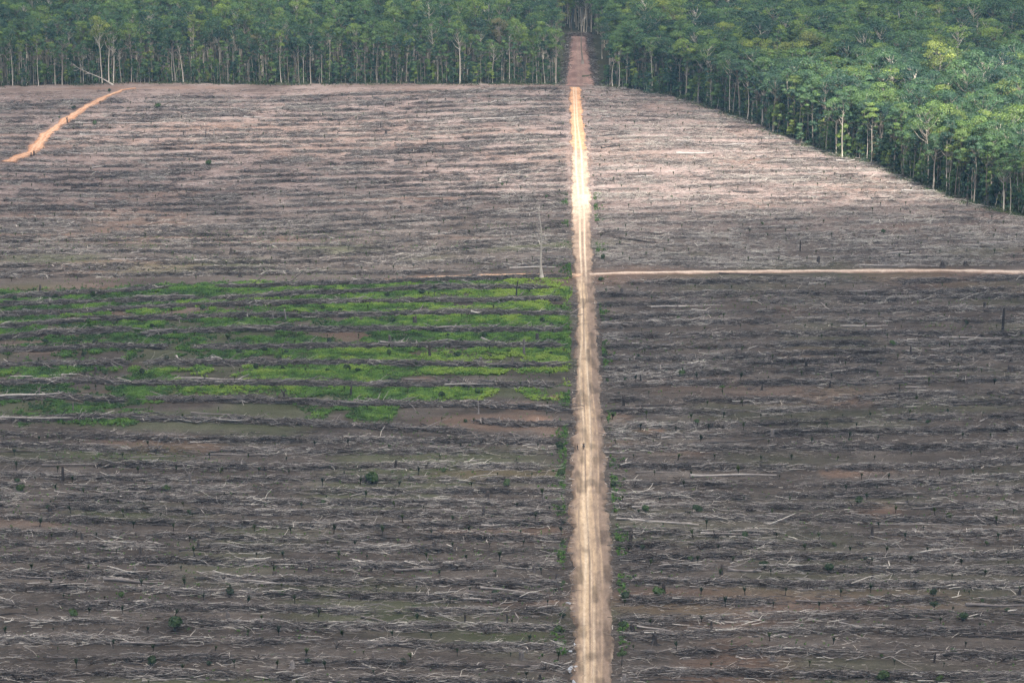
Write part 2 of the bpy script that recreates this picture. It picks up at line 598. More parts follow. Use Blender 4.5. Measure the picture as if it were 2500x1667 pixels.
def road_colour(U0, S, X, Y):
    U = (X - road_l(Y)) / (road_r(Y) - road_l(Y))
    sand, tan_, brown, clod = np.array([.53, .40, .265]), np.array([.27, .20, .15]), np.array([.185, .140, .112]), np.array([.46, .37, .29])
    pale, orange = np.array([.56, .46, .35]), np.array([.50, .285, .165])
    n1 = vnoise(X * 3, Y * .25, 1.0, 71)
    n2 = vnoise(X, Y, 2.5, 72)
    w = (vnoise(Y, Y * 0, 90, 73) - .5) * .20 + (vnoise(Y, Y * 0, 33, 74) - .5) * .07
    col = brown + (tan_ - brown) * np.clip(.35 + .9 * (n2 - .5) + .5 * (n1 - .5), 0, 1)[..., None]
    dz = (vnoise(X, Y, 1.0, 75) - .5) * .12
    near = np.clip((YC + 4 - Y) / 20, 0, 1)
    # beaten track: two lanes with a rut between
    c0 = .37 + w
    lane = np.clip(1.25 - np.abs(U - c0) / .25 + (n1 - .5) * .5, 0, 1) * near
    col = col + (sand - col) * (lane * np.clip(.75 + .5 * (n2 - .4), 0, 1))[..., None]
    dz -= lane * .06
    for off, wd, st, sd, c in ((-.11, .030, .55, 81, pale), (.10, .032, .6, 82, pale), (-.015, .020, -.75, 83, brown), (.19, .018, -.45, 84, brown), (.27, .022, .3, 85, sand), (.05, .016, -.5, 86, tan_), (-.19, .018, -.4, 87, brown), (.36, .016, -.4, 88, brown)):
        p = c0 + off + (vnoise(Y, Y * 0, 60, sd) - .5) * .16 + (vnoise(Y, Y * 0, 28, sd + 9) - .5) * .02
        g = np.exp(-((U - p) / wd) ** 2) * min(1, abs(st) * 1.4) * np.clip(.35 + 1.1 * vnoise(Y, Y * 0, 22, sd + 20), 0, 1.2) * near
        col = col + (c - col) * np.clip(g, 0, 1)[..., None]
        dz -= g * .10
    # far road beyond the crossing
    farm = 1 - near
    t = np.interp(Y, [YC, Y560 - 3, Y560 + 4, Y490 - 10, Y490 + 25, Y370 - 2, Y370 + 3, Y310 - 5, 1040], [0, 0, .45, .9, .55, .5, .34, .42, .48])  # pale sand, with the brightness of the sunlit stretch also put into the colour
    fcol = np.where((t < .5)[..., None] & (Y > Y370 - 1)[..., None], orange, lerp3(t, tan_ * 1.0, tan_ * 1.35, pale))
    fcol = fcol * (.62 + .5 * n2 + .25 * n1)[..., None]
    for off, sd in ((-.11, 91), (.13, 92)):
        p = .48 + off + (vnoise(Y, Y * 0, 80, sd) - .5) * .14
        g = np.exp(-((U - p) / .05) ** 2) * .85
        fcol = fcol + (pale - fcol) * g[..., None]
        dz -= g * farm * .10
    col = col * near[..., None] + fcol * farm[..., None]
    # clods on the graded edges
    e = np.clip(1 - np.minimum(U0, 1 - U0) / .10, 0, 1)
    cl = np.clip((vnoise(X * 1.2, Y, .9, 76) - .5) * 5, 0, 1) * e
    col = col + (clod - col) * (cl * .8)[..., None]
    dz += cl * .22
    dk = np.clip((vnoise(X, Y, 1.6, 77) - .58) * 5, 0, 1) * e * (U < .5)
    col = col + (np.array([.13, .085, .06]) - col) * (dk * .7)[..., None]
    # margins sink into the soil around, reddish on the left
    m_ = np.minimum(U0, 1 - U0) + (vnoise(X, Y * .6, 2.2, 78) - .5) * .16 + (vnoise(X, Y, .8, 79) - .5) * .08
    mf = np.clip(1 - m_ / .12, 0, 1) ** 1.3
    soilc = np.where((U0 < .5)[..., None], np.array([.14, .098, .072]), np.array([.125, .098, .080]))
    soilc = np.where((Y > YC + 60)[..., None], soilc * 1.6, soilc)
    col = col + (soilc - col) * (mf * .85)[..., None]
    pud = np.clip((vnoise(X * 1.5, Y * .35, 2.0, 80) - .62) * 6, 0, 1) * near
    col = col * (1 - .38 * pud)[..., None]
    return np.clip(col, .02, .85), dz


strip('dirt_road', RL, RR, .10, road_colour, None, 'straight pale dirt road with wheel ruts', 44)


def resample(P, step):
    d = np.concatenate([[0], np.cumsum(np.hypot(*np.diff(P, axis=0).T))])
    t = np.arange(0, d[-1], step)
    return np.stack([np.interp(t, d, P[:, 0]), np.interp(t, d, P[:, 1])], 1)


def ribbon(name, P, wl, wr, colour, lift, label):
    C = resample(P, 1.2)
    for _ in range(6):
        C[1:-1] = (C[:-2] + 2 * C[1:-1] + C[2:]) / 4
    tg = np.gradient(C, axis=0)
    tg /= np.linalg.norm(tg, axis=1)[:, None]
    nr = np.stack([-tg[:, 1], tg[:, 0]], 1)
    s = np.arange(len(C))
    wob = 1 + (vnoise(s, s * 0, 5, 101) - .5) * .8 + (vnoise(s, s * 0, 1.5, 102) - .5) * .5
    wob2 = 1 + (vnoise(s, s * 0, 5, 103) - .5) * .8 + (vnoise(s, s * 0, 1.5, 104) - .5) * .5
    wl = np.interp(s / len(s), np.linspace(0, 1, len(wl)), wl)
    wr = np.interp(s / len(s), np.linspace(0, 1, len(wr)), wr)
    return strip(name, C + nr * (wl * wob)[:, None], C - nr * (wr * wob2)[:, None], lift, colour, None, label, 18)


def tint(a, b, tr):
    a, b, tr = map(np.array, (a, b, tr))

    def f(U, S, X, Y):
        n = vnoise(X, Y, 3, 111)
        col = a + (b - a) * np.clip(n * 1.4 - .2, 0, 1)[..., None]
        dz = (vnoise(X, Y, 1.1, 113) - .5) * .12
        for p in (.34, .62):
            g = np.exp(-((U - p - (vnoise(S, S * 0, 20, 112) - .5) * .14) / .07) ** 2) * .7
            col = col + (tr - col) * g[..., None]
            dz -= g * .08
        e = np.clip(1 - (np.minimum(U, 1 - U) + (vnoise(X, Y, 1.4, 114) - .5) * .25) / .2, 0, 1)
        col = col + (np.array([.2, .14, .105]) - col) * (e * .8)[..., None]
        return col, dz
    return f


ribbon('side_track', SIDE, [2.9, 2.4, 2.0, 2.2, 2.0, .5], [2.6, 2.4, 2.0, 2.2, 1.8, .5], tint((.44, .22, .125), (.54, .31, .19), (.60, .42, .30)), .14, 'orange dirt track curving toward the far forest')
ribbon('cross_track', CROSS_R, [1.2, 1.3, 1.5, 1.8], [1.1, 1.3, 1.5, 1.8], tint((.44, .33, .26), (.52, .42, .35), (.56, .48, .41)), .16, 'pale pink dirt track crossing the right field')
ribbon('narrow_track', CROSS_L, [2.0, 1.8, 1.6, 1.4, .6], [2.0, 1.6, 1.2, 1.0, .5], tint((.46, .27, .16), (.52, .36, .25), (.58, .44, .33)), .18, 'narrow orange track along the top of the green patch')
# the cut through the forest
CUT_A, CUT_B = poly_px([(1374, 210), (1384, 150), (1388, 110), (1392, 84)]), poly_px([(1458, 210), (1446, 150), (1440, 110), (1436, 84)])
CA, CB = resample(CUT_A, 1.5), resample(CUT_B, 1.5)
k = min(len(CA), len(CB))
ti = np.linspace(0, 1, k)
CA = np.stack([np.interp(ti, np.linspace(0, 1, len(CA)), CA[:, i]) for i in (0, 1)], 1)
CB = np.stack([np.interp(ti, np.linspace(0, 1, len(CB)), CB[:, i]) for i in (0, 1)], 1)


def cut_colour(U, S, X, Y):
    n = vnoise(X, Y * .4, 3, 121)
    col = np.array([.19, .120, .105]) + np.array([.13, .09, .075]) * np.clip(n * 1.6 - .3, 0, 1)[..., None]
    dz = (vnoise(X, Y, 1.4, 122) - .5) * .3
    for p in (.45, .62):
        g = np.exp(-((U - p - (vnoise(Y, Y * 0, 30, 123) - .5) * .1) / .05) ** 2) * .5
        col = col + (np.array([.30, .22, .18]) - col) * g[..., None]
    return col, dz


strip('forest_road_cut', CA, CB, .12, cut_colour, None, 'dark purple brown road cut running into the forest', 24)

# ------------------------------------------------------------------ litter of branches (uncountable)
LIT = MB()


def in_frame(x, y, pad=6):
    return (np.abs(x) < .2083 * (y * CP + CAMH * SP) + pad) & (y > 374)


def put_sticks(mbx, x, y, row_ang, ln, r, hgt, angsd, tone, tilt_sd=.12, rnd=.15, off=.0):
    n = len(x)
    ang = row_ang + RG.normal(0, angsd, n)
    wild = (RG.random(n) < rnd) & (ln < 2.6)
    ang = np.where(wild, RG.random(n) * math.pi, ang)
    tilt = RG.normal(0, tilt_sd, n) * np.where(wild, 1.8, 1)
    z = terr(x, y) + hgt + r * .6 + np.abs(np.sin(tilt)) * ln * .35
    tone = np.clip(tone, 0, 1)
    v, q = sticks(x, y, ang, ln, r, z, tilt, RG.normal(0, .28, n))
    mbx.add(v, q, np.repeat(tone, 9))
    k = (ln > 1.7) & (RG.random(n) < .55)                    # side branches
    if k.any():
        m = int(k.sum())
        a2 = ang[k] + RG.choice([-1, 1], m) * RG.uniform(.35, 1.0, m)
        l2 = ln[k] * RG.uniform(.35, .65, m)
        t2 = tilt[k] + RG.normal(.12, .25, m)
        f = RG.uniform(-.1, .35, m) * ln[k]
        v, q = sticks(x[k] + np.cos(ang[k]) * f + np.cos(a2) * l2 * .5, y[k] + np.sin(ang[k]) * f + np.sin(a2) * l2 * .5, a2, l2, r[k] * .6,
                      z[k] + np.sin(tilt[k]) * f + np.sin(t2) * l2 * .5, t2, RG.normal(0, .3, m))
        mbx.add(v, q, np.repeat(tone[k], 9))


def heaps(mbx, x, y, size, tone):
    """torn root plates and tangles: sticks thrown out from a centre"""
    k = 16
    n = len(x)
    X, Y, Sz, T = (np.repeat(a, k) for a in (x, y, size, tone))
    m = n * k
    a = RG.random(m) * 2 * math.pi
    t = RG.uniform(.05, 1.1, m)
    ln = Sz * RG.uniform(.5, 1.3, m)
    v, q = sticks(X + np.cos(a) * np.cos(t) * ln * .45, Y + np.sin(a) * np.cos(t) * ln * .45, a, ln, Sz * RG.uniform(.02, .06, m),
                  terr(X, Y) + np.sin(t) * ln * .5 + .05, t, RG.normal(0, .45, m))
    mbx.add(v, q, np.repeat(np.clip(T + RG.normal(0, .1, m), 0, 1), 9))


ZONES = {'LL': LL_ROWS, 'RL': RL_ROWS, 'LU': LU_ROWS, 'RU': RU_ROWS}


def zone_ok(zone, x, y):
    left = x < road_l(y) - 1.6
    right = x > road_r(y) + 1.6
    e = edge_y(x)
    if zone == 'LL':
        return left & (y < Y_G + 12)
    if zone == 'LU':
        return left & (y > YC - 4) & (y < e - 1)
    if zone == 'RL':
        return right & (y < YC - 3)
    return right & (y > YC + 3) & (y < e - 1)


PAR = {  # row density per m, height, cross sd, tone mean, tone sd, scatter per m2
    'LL': (26., .75, .75, .56, .22, 1.1), 'RL': (24., .75, .95, .54, .22, 1.2),
    'LU': (17., .65, .95, .64, .21, .9), 'RU': (12., .50, 1.6, .78, .20, 1.5)}
for zone, rows in ZONES.items():
    dens, hh, sd, tm, ts, sc = PAR[zone]
    for k, yk in enumerate(rows):
        half = .2083 * (yk * CP + CAMH * SP) + 28
        x0, x1 = (-half, float(road_l(yk)) - 1.5) if zone[0] == 'L' else (float(road_r(yk)) + 1.5, half)
        n = int((x1 - x0) * dens * 1.25)
        x = RG.uniform(x0, x1, n)
        g = vnoise(x, x * 0 + 77 * k, 11, 130 + k) * .65 + vnoise(x, x * 0, 3.5, 170 + k) * .45
        keep = RG.random(n) < np.clip((g - .22) * 2.2, .08, 1)
        x = x[keep]
        n = len(x)
        off = RG.normal(0, sd, n)
        y = yk + row_wave(zone, x, k) + off
        ok = zone_ok(zone, x, y) & ~on_track(x, y, .6) & in_frame(x, y, 28)
        if zone in ('LL', 'LU'):
            ok &= (green_mask(x, y) < .5)
        x, y, off = x[ok], y[ok], off[ok]
        n = len(x)
        if not n:
            continue
        ln = np.clip(RG.lognormal(.62, .55, n), .5, 7.0)
        r = np.clip(RG.lognormal(-3.1, .5, n), .02, .13)
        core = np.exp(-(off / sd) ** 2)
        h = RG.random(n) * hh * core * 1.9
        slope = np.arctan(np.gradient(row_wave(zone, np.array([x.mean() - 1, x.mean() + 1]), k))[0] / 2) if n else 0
        patch = (vnoise(x, y, 13, 210) - .5) * .34 + (np.clip((y - YC) / 330, 0, 1) * .16 - .08 if zone == 'LU' else 0)  # far left rows: tone also carries the light fading toward the cross track
        tone = RG.normal(tm, ts, n) + patch - .34 * (1 - h / (hh * 1.9)) * core + .10 + .12 * (RG.random(n) < .1)  # low sticks in the row core toned darker as painted interior shade
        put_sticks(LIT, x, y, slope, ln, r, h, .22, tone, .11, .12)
        hp = RG.random(n) < .012
        if hp.any():
            heaps(LIT, x[hp], y[hp], RG.uniform(.6, 1.5, int(hp.sum())), RG.normal(tm - .28, .14, int(hp.sum())))
    # scatter between the rows
    ya, yb = min(rows) - 8, max(rows) + 8
    half = .2083 * (yb * CP + CAMH * SP) + 28
    area = 2 * half * (yb - ya)
    n = int(area * sc)
    x, y = RG.uniform(-half, half, n), RG.uniform(ya, yb, n)
    ok = zone_ok(zone, x, y) & ~on_track(x, y, .5) & in_frame(x, y, 28)
    ok &= RG.random(n) < np.clip(vnoise(x * .5, y, 7, 220) * 1.6 - .12, .05, 1)
    if zone in ('LL', 'LU'):
        ok &= (green_mask(x, y) < .35)
    x, y = x[ok], y[ok]
    n = len(x)
    ln = np.clip(RG.lognormal(.2, .6, n), .3, 6.0)
    r = np.clip(RG.lognormal(-3.35, .45, n), .015, .09)
    patch = (vnoise(x, y, 17, 211) - .5) * .4
    put_sticks(LIT, x, y, 0.0, ln, r, RG.random(n) * .08, .30, RG.normal(tm - .03, ts, n) + patch, .06, .16)
# a few shards on the road margins and heaps beside the forest cut
n = 2600
y = RG.uniform(400, 1030, n)
side = RG.random(n) < .5
x = np.where(side, road_l(y) - RG.exponential(.7, n) + .4, road_r(y) + RG.exponential(.7, n) - .4)
put_sticks(LIT, x, y, 0.0, np.clip(RG.lognormal(-.2, .5, n), .25, 2.2), np.clip(RG.lognormal(-3.2, .4, n), .02, .1), .12 + 0 * x, .5, RG.normal(.62, .17, n), .06, .3)
n = 1500
t = RG.random(n)
i = np.clip((t * len(CA)).astype(int), 0, len(CA) - 1)
sd = RG.random(n) < .4
x = np.where(sd, CA[i, 0] + RG.normal(0, .8, n), CB[i, 0] + RG.normal(0, .8, n))
put_sticks(LIT, x, CA[i, 1], 0.0, np.clip(RG.lognormal(.6, .4, n), .6, 4), .06 + .07 * RG.random(n), .3 + RG.random(n) * .5, .6, RG.normal(.58, .16, n), .2, .4)
end_x = RG.uniform(CA[-1, 0], CB[-1, 0], 260)
put_sticks(LIT, end_x, CA[-1, 1] - RG.uniform(0, 9, 260), 0.0, RG.uniform(1, 4, 260), RG.uniform(.05, .13, 260), RG.random(260) * .9, .6, RG.normal(.6, .15, 260), .2, .4)
tag(link('branch_litter', LIT.mesh('branch_litter', M_WOOD)), 'grey broken branches and brushwood strewn over the felled ground', None, None, 'stuff')

# ------------------------------------------------------------------ registry: what tells each repeat apart
ORD = ['first', 'second', 'third', 'fourth', 'fifth', 'sixth', 'seventh', 'eighth', 'ninth', 'tenth', 'eleventh', 'twelfth', 'thirteenth', 'fourteenth', 'fifteenth',
       'sixteenth', 'seventeenth', 'eighteenth', 'nineteenth']
TENS = ['twentieth', 'thirtieth', 'fortieth', 'fiftieth', 'sixtieth', 'seventieth', 'eightieth', 'ninetieth', 'hundredth']
TENC = ['twenty', 'thirty', 'forty', 'fifty', 'sixty', 'seventy', 'eighty', 'ninety']


def ordn(n):
    if n <= 19:
        return ORD[n - 1]
    if n % 10 == 0 and n <= 100:
        return TENS[n // 10 - 2]
    if n < 100:
        return TENC[n // 10 - 2] + '-' + ORD[n % 10 - 1]
    return 'hundred-' + ordn(n - 100)


REG = []


def where(x, y):
    """(zone phrase, row number) of a point in the felled fields"""
    if y < Y_G and x < road_l(y):
        d = [abs(y - yk) for yk in LL_ROWS]
        return 'brush row below the green patch', int(np.argmin(d)) + 1
    if x < road_l(y) and y > YC - 4:
        d = [abs(y - yk - row_wave('LU', x, k)) for k, yk in enumerate(LU_ROWS)]
        return 'brush row below the far forest', int(np.argmin(d)) + 1
    if x < road_l(y):
        m = max(1, min(11, int((_gt[3, 1] - y) / 14.0) + 1))
        return 'strip down the green patch', m
    if y < YC:
        d = [abs(y - yk - row_wave('RL', x, k)) for k, yk in enumerate(RL_ROWS)]
        return 'right brush row below the cross track', int(np.argmin(d)) + 1
    d = [abs(y - yk - row_wave('RU', x, k)) for k, yk in enumerate(RU_ROWS)]
    return 'right brush row above the cross track', int(np.argmin(d)) + 1


def register(o, desc, cat, group, x, y):
    tag(o, None, cat, group)
    REG.append((o, desc, cat, x, y))


def label_registry():
    buckets = {}
    for o, desc, cat, x, y in REG:
        z, k = where(x, y)
        buckets.setdefault((cat, z, k), []).append((abs(x - float(road_l(y) if x < road_l(y) else road_r(y))), o, desc))
    for (cat, z, k), lst in buckets.items():
        lst.sort(key=lambda t: t[0])
        for i, (_, o, desc) in enumerate(lst):
            o['label'] = f"{desc}, {ordn(i + 1)} from the road, {ordn(k)} {z}"


# ------------------------------------------------------------------ logs
TONE = {'w': (.80, 'white log'), 'p': (.72, 'pale log'), 'g': (.58, 'grey log'), 'd': (.25, 'dark log'), 'b': (.36, 'brown log')}
LOGS = """G 680 275 1040 255 30 g|G 1370 260 1720 260 24 g|G 700 855 1110 885 40 g|G 1390 12 1790 15 26 g|G 275 140 420 140 16 p|G 1885 405 2130 410 16 p|G 2100 470 2352 465 20 p
G 1210 660 1380 655 28 d|G 960 1540 1180 1525 18 p|G 400 1285 560 1278 18 p|G 2230 1540 2352 1540 20 p|G 1000 755 1200 765 22 g|G 880 30 1260 20 18 g|G 320 760 440 770 28 d|G 0 1090 180 1080 24 d
G 420 350 620 325 18 g|G 60 125 200 120 16 p|G 1640 830 1720 805 18 g|G 1880 580 2060 578 14 p|G 200 880 400 868 22 g|G 0 1270 60 1290 18 g|G 1720 180 2000 160 18 g|G 2100 1400 2200 1410 20 d
H 965 910 1370 950 28 p|H 660 1045 1150 1055 26 p|H 160 1108 320 1140 30 g|H 1170 1440 1450 1435 30 g|H 340 640 800 665 24 g|H 240 315 390 325 22 p|H 660 1300 1430 1285 24 g|H 2020 1170 2300 1215 28 p
H 2175 1340 2285 1315 18 p|H 1960 690 2120 695 30 d|H 2180 740 2352 765 26 g|H 1150 770 1280 785 20 p|H 2040 1535 2352 1535 30 d|H 610 1375 700 1415 20 g|H 2160 92 2240 65 20 p|H 2010 130 2300 132 18 g|H 0 462 180 448 20 w
H 500 650 680 650 22 b|H 1870 605 2020 605 24 d|H 2100 600 2250 620 16 p|H 850 935 1020 940 22 g|H 1000 445 1320 450 18 g|H 710 310 790 340 14 g|H 890 240 980 300 14 g|H 1400 315 1470 340 16 g|H 2280 860 2352 865 30 g|H 1990 860 2200 880 30 g|H 2000 970 2070 975 26 p
I 95 158 680 152 34 p|I 60 270 480 315 28 g|I -402 448 155 490 30 w|I 1120 1175 1490 1178 30 w|I 1955 1030 2352 1035 42 g|I 625 1335 1000 1355 34 g|I 1970 1240 2352 1240 34 d|I 1480 340 1700 342 22 p
I 1300 190 1420 170 22 p|I 1690 585 2170 582 26 b|I 0 765 200 770 28 g|I 350 795 580 805 40 g|I 320 870 1320 880 26 b|I 1290 210 1600 212 16 p|I 750 360 990 370 18 p|I 1950 380 2352 375 18 g|I 1150 1400 1270 1375 18 p|I 80 1175 200 1195 18 p
I 1200 560 1260 553 16 g|I 1570 150 1740 160 16 g|I 0 600 420 610 18 g|I 1300 480 1900 485 16 p|I 2200 1250 2352 1265 30 d|I 1780 110 1980 100 30 d|I 1700 1330 1880 1330 26 d|I 0 1530 200 1545 24 b|I 2200 560 2352 550 18 p|I 1260 700 1450 690 20 p|I 60 690 520 690 18 g
F 1155 1050 1740 1030 42 b|F 1780 735 2200 740 24 p|F 1110 658 1430 655 22 w|F 1090 460 1600 470 24 b|F 1230 478 1600 470 22 d|F 1110 430 1440 432 30 b|F 0 525 330 520 18 p|F 0 730 200 720 22 p|F 660 765 990 770 20 b
F 640 430 810 415 20 p|F 1160 820 1560 818 22 g|F 1240 248 1780 255 22 p|F 1420 170 1620 155 26 p|F 2050 100 2352 90 26 p|F 980 505 1050 560 22 p|F 2260 940 2352 945 46 d|F 1850 1460 2352 1430 34 g|F 0 1410 200 1408 30 g|F 130 1450 600 1420 28 b|F 290 300 770 320 20 d
F 800 605 1030 597 18 p|F 1310 60 1700 90 18 g|F 2080 555 2330 555 22 b|F 1000 715 1190 725 26 d|F 750 885 840 857 16 p|F 2280 1115 2352 1125 34 d|F 2050 1305 2150 1250 16 p|F 1460 1005 1900 990 18 p|F 1550 1070 1690 1070 18 p|F 1310 1137 1420 1130 16 p|F 2280 830 2352 828 18 p
D 105 287 400 284 22 w|D 730 207 1140 210 22 p|D 70 1003 520 985 26 w|D 0 1155 420 1138 34 w|D 1180 1010 1640 1020 30 p|D 1010 715 1200 705 36 g|D 1480 685 1590 645 26 g|D 1190 865 1225 895 28 p|D 920 480 1320 475 34 g|D 0 1300 500 1305 26 p
D 730 75 940 78 20 g|D 340 160 560 175 18 g|D 290 705 520 700 22 p|D 0 805 310 803 26 g|D 560 618 840 612 24 b|D 1430 895 1500 905 40 p|D 1640 690 1840 700 30 g|D 800 110 850 105 26 b|D 470 635 680 630 24 g|D 1700 590 1840 555 18 p|D 1880 1160 2150 1185 24 d|D 1290 1270 1660 1290 28 g|D 1200 1415 1800 1425 20 p|D 0 1505 390 1500 26 b
E 970 745 1110 790 30 p|E 285 790 450 790 26 w|E 605 625 775 622 24 p|E 2115 527 2352 525 22 w|E 1800 20 2200 35 26 d|E 1860 60 2150 95 34 d|E 1880 105 2210 130 30 d|E 1160 265 1470 258 24 w|E 1800 610 2120 605 24 b|E 2180 1415 2352 1405 30 p
E 1930 1215 2352 1215 20 p|E 2010 1200 2352 1185 26 d|E 1780 635 1900 640 18 w|E 720 1075 1050 1070 22 p|E 650 695 900 675 28 g|E 900 585 960 590 30 w|E 450 1040 700 1050 22 g|E 1220 1215 1330 1220 40 d|E 1160 1380 1290 1420 24 g|E 820 1190 1050 1185 24 p|E 1040 685 1080 672 26 p|E 0 600 120 578 20 g|E 600 1475 800 1490 22 g|E 0 0 320 20 18 p|E 620 40 900 20 18 p|E 1800 1510 1960 1515 18 p
B 890 815 1410 785 20 p|B 725 970 1240 940 20 g|B 380 1090 500 1085 34 d|B 700 1330 860 1320 34 d|B 1680 930 1970 910 24 d|B 1780 1005 1920 985 24 d|B 1780 800 1850 797 20 p|B 1340 915 1520 920 20 b|B 0 750 140 742 20 p|B 0 895 130 885 24 d|B 600 970 720 972 18 b|B 2000 1200 2140 1190 18 p
A 480 1275 580 1275 26 d|A 870 1290 1140 1270 24 d|A 0 890 190 905 24 d|A 20 735 215 728 18 w|A 510 835 1080 840 20 p|A 1650 795 1800 802 20 p|A 1940 1330 2140 1310 28 d|A 1720 1105 1890 1110 24 d|A 1200 1060 1390 1070 22 b|A 600 1380 760 1390 18 p|A 380 1030 620 1050 18 p|A 540 915 800 920 20 p|A 2150 1260 2352 1250 24 g|A 1220 762 1400 755 22 b
C 0 1045 260 1040 30 w|C 1080 1095 1210 1090 28 p|C 540 1065 615 1062 30 g|C 1520 1295 1750 1295 28 p|C 600 940 715 938 26 p|C 310 985 550 978 26 p|C 385 1300 560 1305 24 d|C 1070 1188 1230 1185 34 d|C 1800 1435 2200 1445 30 b|C 2040 1390 2250 1430 22 p|C 960 1355 1050 1360 24 d|C 0 955 120 957 20 p|C 890 1175 990 1170 20 p|C 1320 1345 1440 1340 24 d|C 700 1090 860 1085 20 p|C 240 1440 480 1440 18 p|C 1600 1200 1640 1240 24 d"""


def log_mesh(L, r, tone, rg, stubs=True):
    """a fallen trunk lying along x, centred, resting at z=0"""
    b = MB()
    n = 8
    t = np.linspace(-.5, .5, n)
    bend, ph = rg.normal(0, .010) * L, rg.random() * 6
    pts = np.stack([t * L, bend * np.cos(t * 3.1) + .02 * np.sin(t * 9 + ph) * r * 4, r * .75 + 0 * t + .3 * r * np.sin(t * 7 + ph)], 1)
    rad = r * (1 - .45 * (t + .5)) * (1 + .1 * np.sin(t * 11 + ph))
    if rg.random() < .4:
        rad[0] *= 1.5
    v, q = tube(pts, rad, 8)
    b.add(v, q, tone + .1 * rg.normal(size=len(v)) * .6)
    if stubs:
        for _ in range(int(rg.integers(1, 5))):
            i = int(rg.integers(2, n - 1))
            ln = rg.uniform(.4, 2.2)
            a = rg.uniform(-.9, .9) + (math.pi if rg.random() < .2 else 0)
            d = np.array([math.cos(a), math.sin(a) * rg.choice([-1, 1]), rg.uniform(.05, .6)])
            p0 = pts[i]
            pp = np.array([p0, p0 + d * ln * .5, p0 + d * ln + np.array([0, 0, -.06 * ln])])
            v, q = tube(pp, [r * .45, r * .33, r * .18], 5)
            b.add(v, q, tone - .06)
    return b.mesh('fallen_log', M_WOOD, True)


def place_log(x0, y0, x1, y1, r, tk, lift=0.0):
    rg = np.random.default_rng(abs(hash((round(x0, 2), round(y0, 2), round(x1, 2)))) % (2 ** 31))
    L = math.hypot(x1 - x0, y1 - y0)
    z0, z1 = float(terr(x0, y0)), float(terr(x1, y1))
    tone, nm = TONE[tk]
    me = log_mesh(L, r, tone, rg)
    o = link('fallen_log', me, None, ((x0 + x1) / 2, (y0 + y1) / 2, (z0 + z1) / 2 + .08 + lift),
             (0, -math.atan2(z1 - z0, L), math.atan2(y1 - y0, x1 - x0)))
    size = 'thick' if r > .26 else ('long' if L > 12 else ('short' if L < 6 else 'slim'))
    register(o, f'{size} {nm}', 'log', 'fallen logs left on the felled ground', (x0 + x1) / 2, (y0 + y1) / 2)
    return o


n_logs = 0
for ln_ in LOGS.replace('\n', '|').split('|'):
    c, a, b_, c_, d_, w_, tk = ln_.split()
    a, b_, c_, d_, w_ = map(float, (a, b_, c_, d_, w_))
    u0, v0 = crop(c, a, b_)
    u1, v1 = crop(c, c_, d_)
    p, q_ = px2g(u0, v0), px2g(u1, v1)
    if on_track(np.array([(p[0] + q_[0]) / 2]), np.array([(p[1] + q_[1]) / 2]), .3)[0]:
        continue
    s = pscale(*p)
    y_mid = (p[1] + q_[1]) / 2
    onp = float(pile_dist(np.array([(p[0] + q_[0]) / 2]), np.array([y_mid]))[()][0]) < 2.5
    place_log(*p, *q_, max(.09, w_ / 2.767 / s / 2 * .52), tk, .9 if onp else 0.0)
    n_logs += 1
while n_logs < 298:
    zone = random.choices(['LL', 'RL', 'LU', 'RU'], [3.2, 4.2, 2.3, 2.3])[0]
    rows = ZONES[zone]
    k = random.randrange(len(rows))
    if zone in ('LL', 'RL') and random.random() < .35:
        k = random.randrange(len(rows) // 2, len(rows))
    yk = rows[k]
    if yk < LL_ROWS[17] - 3:
        continue
    half = .2083 * (yk * CP + CAMH * SP) - 3
    x = random.uniform(-half, float(road_l(yk)) - 5) if zone[0] == 'L' else random.uniform(float(road_r(yk)) + 5, half)
    y = yk + float(row_wave(zone, x, k)) + random.gauss(0, 1.2)
    xx, yy = np.array([x]), np.array([y])
    if not zone_ok(zone, xx, yy)[0] or on_track(xx, yy, 2.5)[0] or green_mask(xx, yy)[0] > .3:
        continue
    L = random.uniform(4, 12)
    a = random.gauss(.02 if zone != 'LU' else .12, .16)
    place_log(x - L / 2 * math.cos(a), y - L / 2 * math.sin(a), x + L / 2 * math.cos(a), y + L / 2 * math.sin(a), random.uniform(.11, .24),
              random.choices('wpgdb', [1, 3, 4, 2, 2])[0], .25)
    n_logs += 1

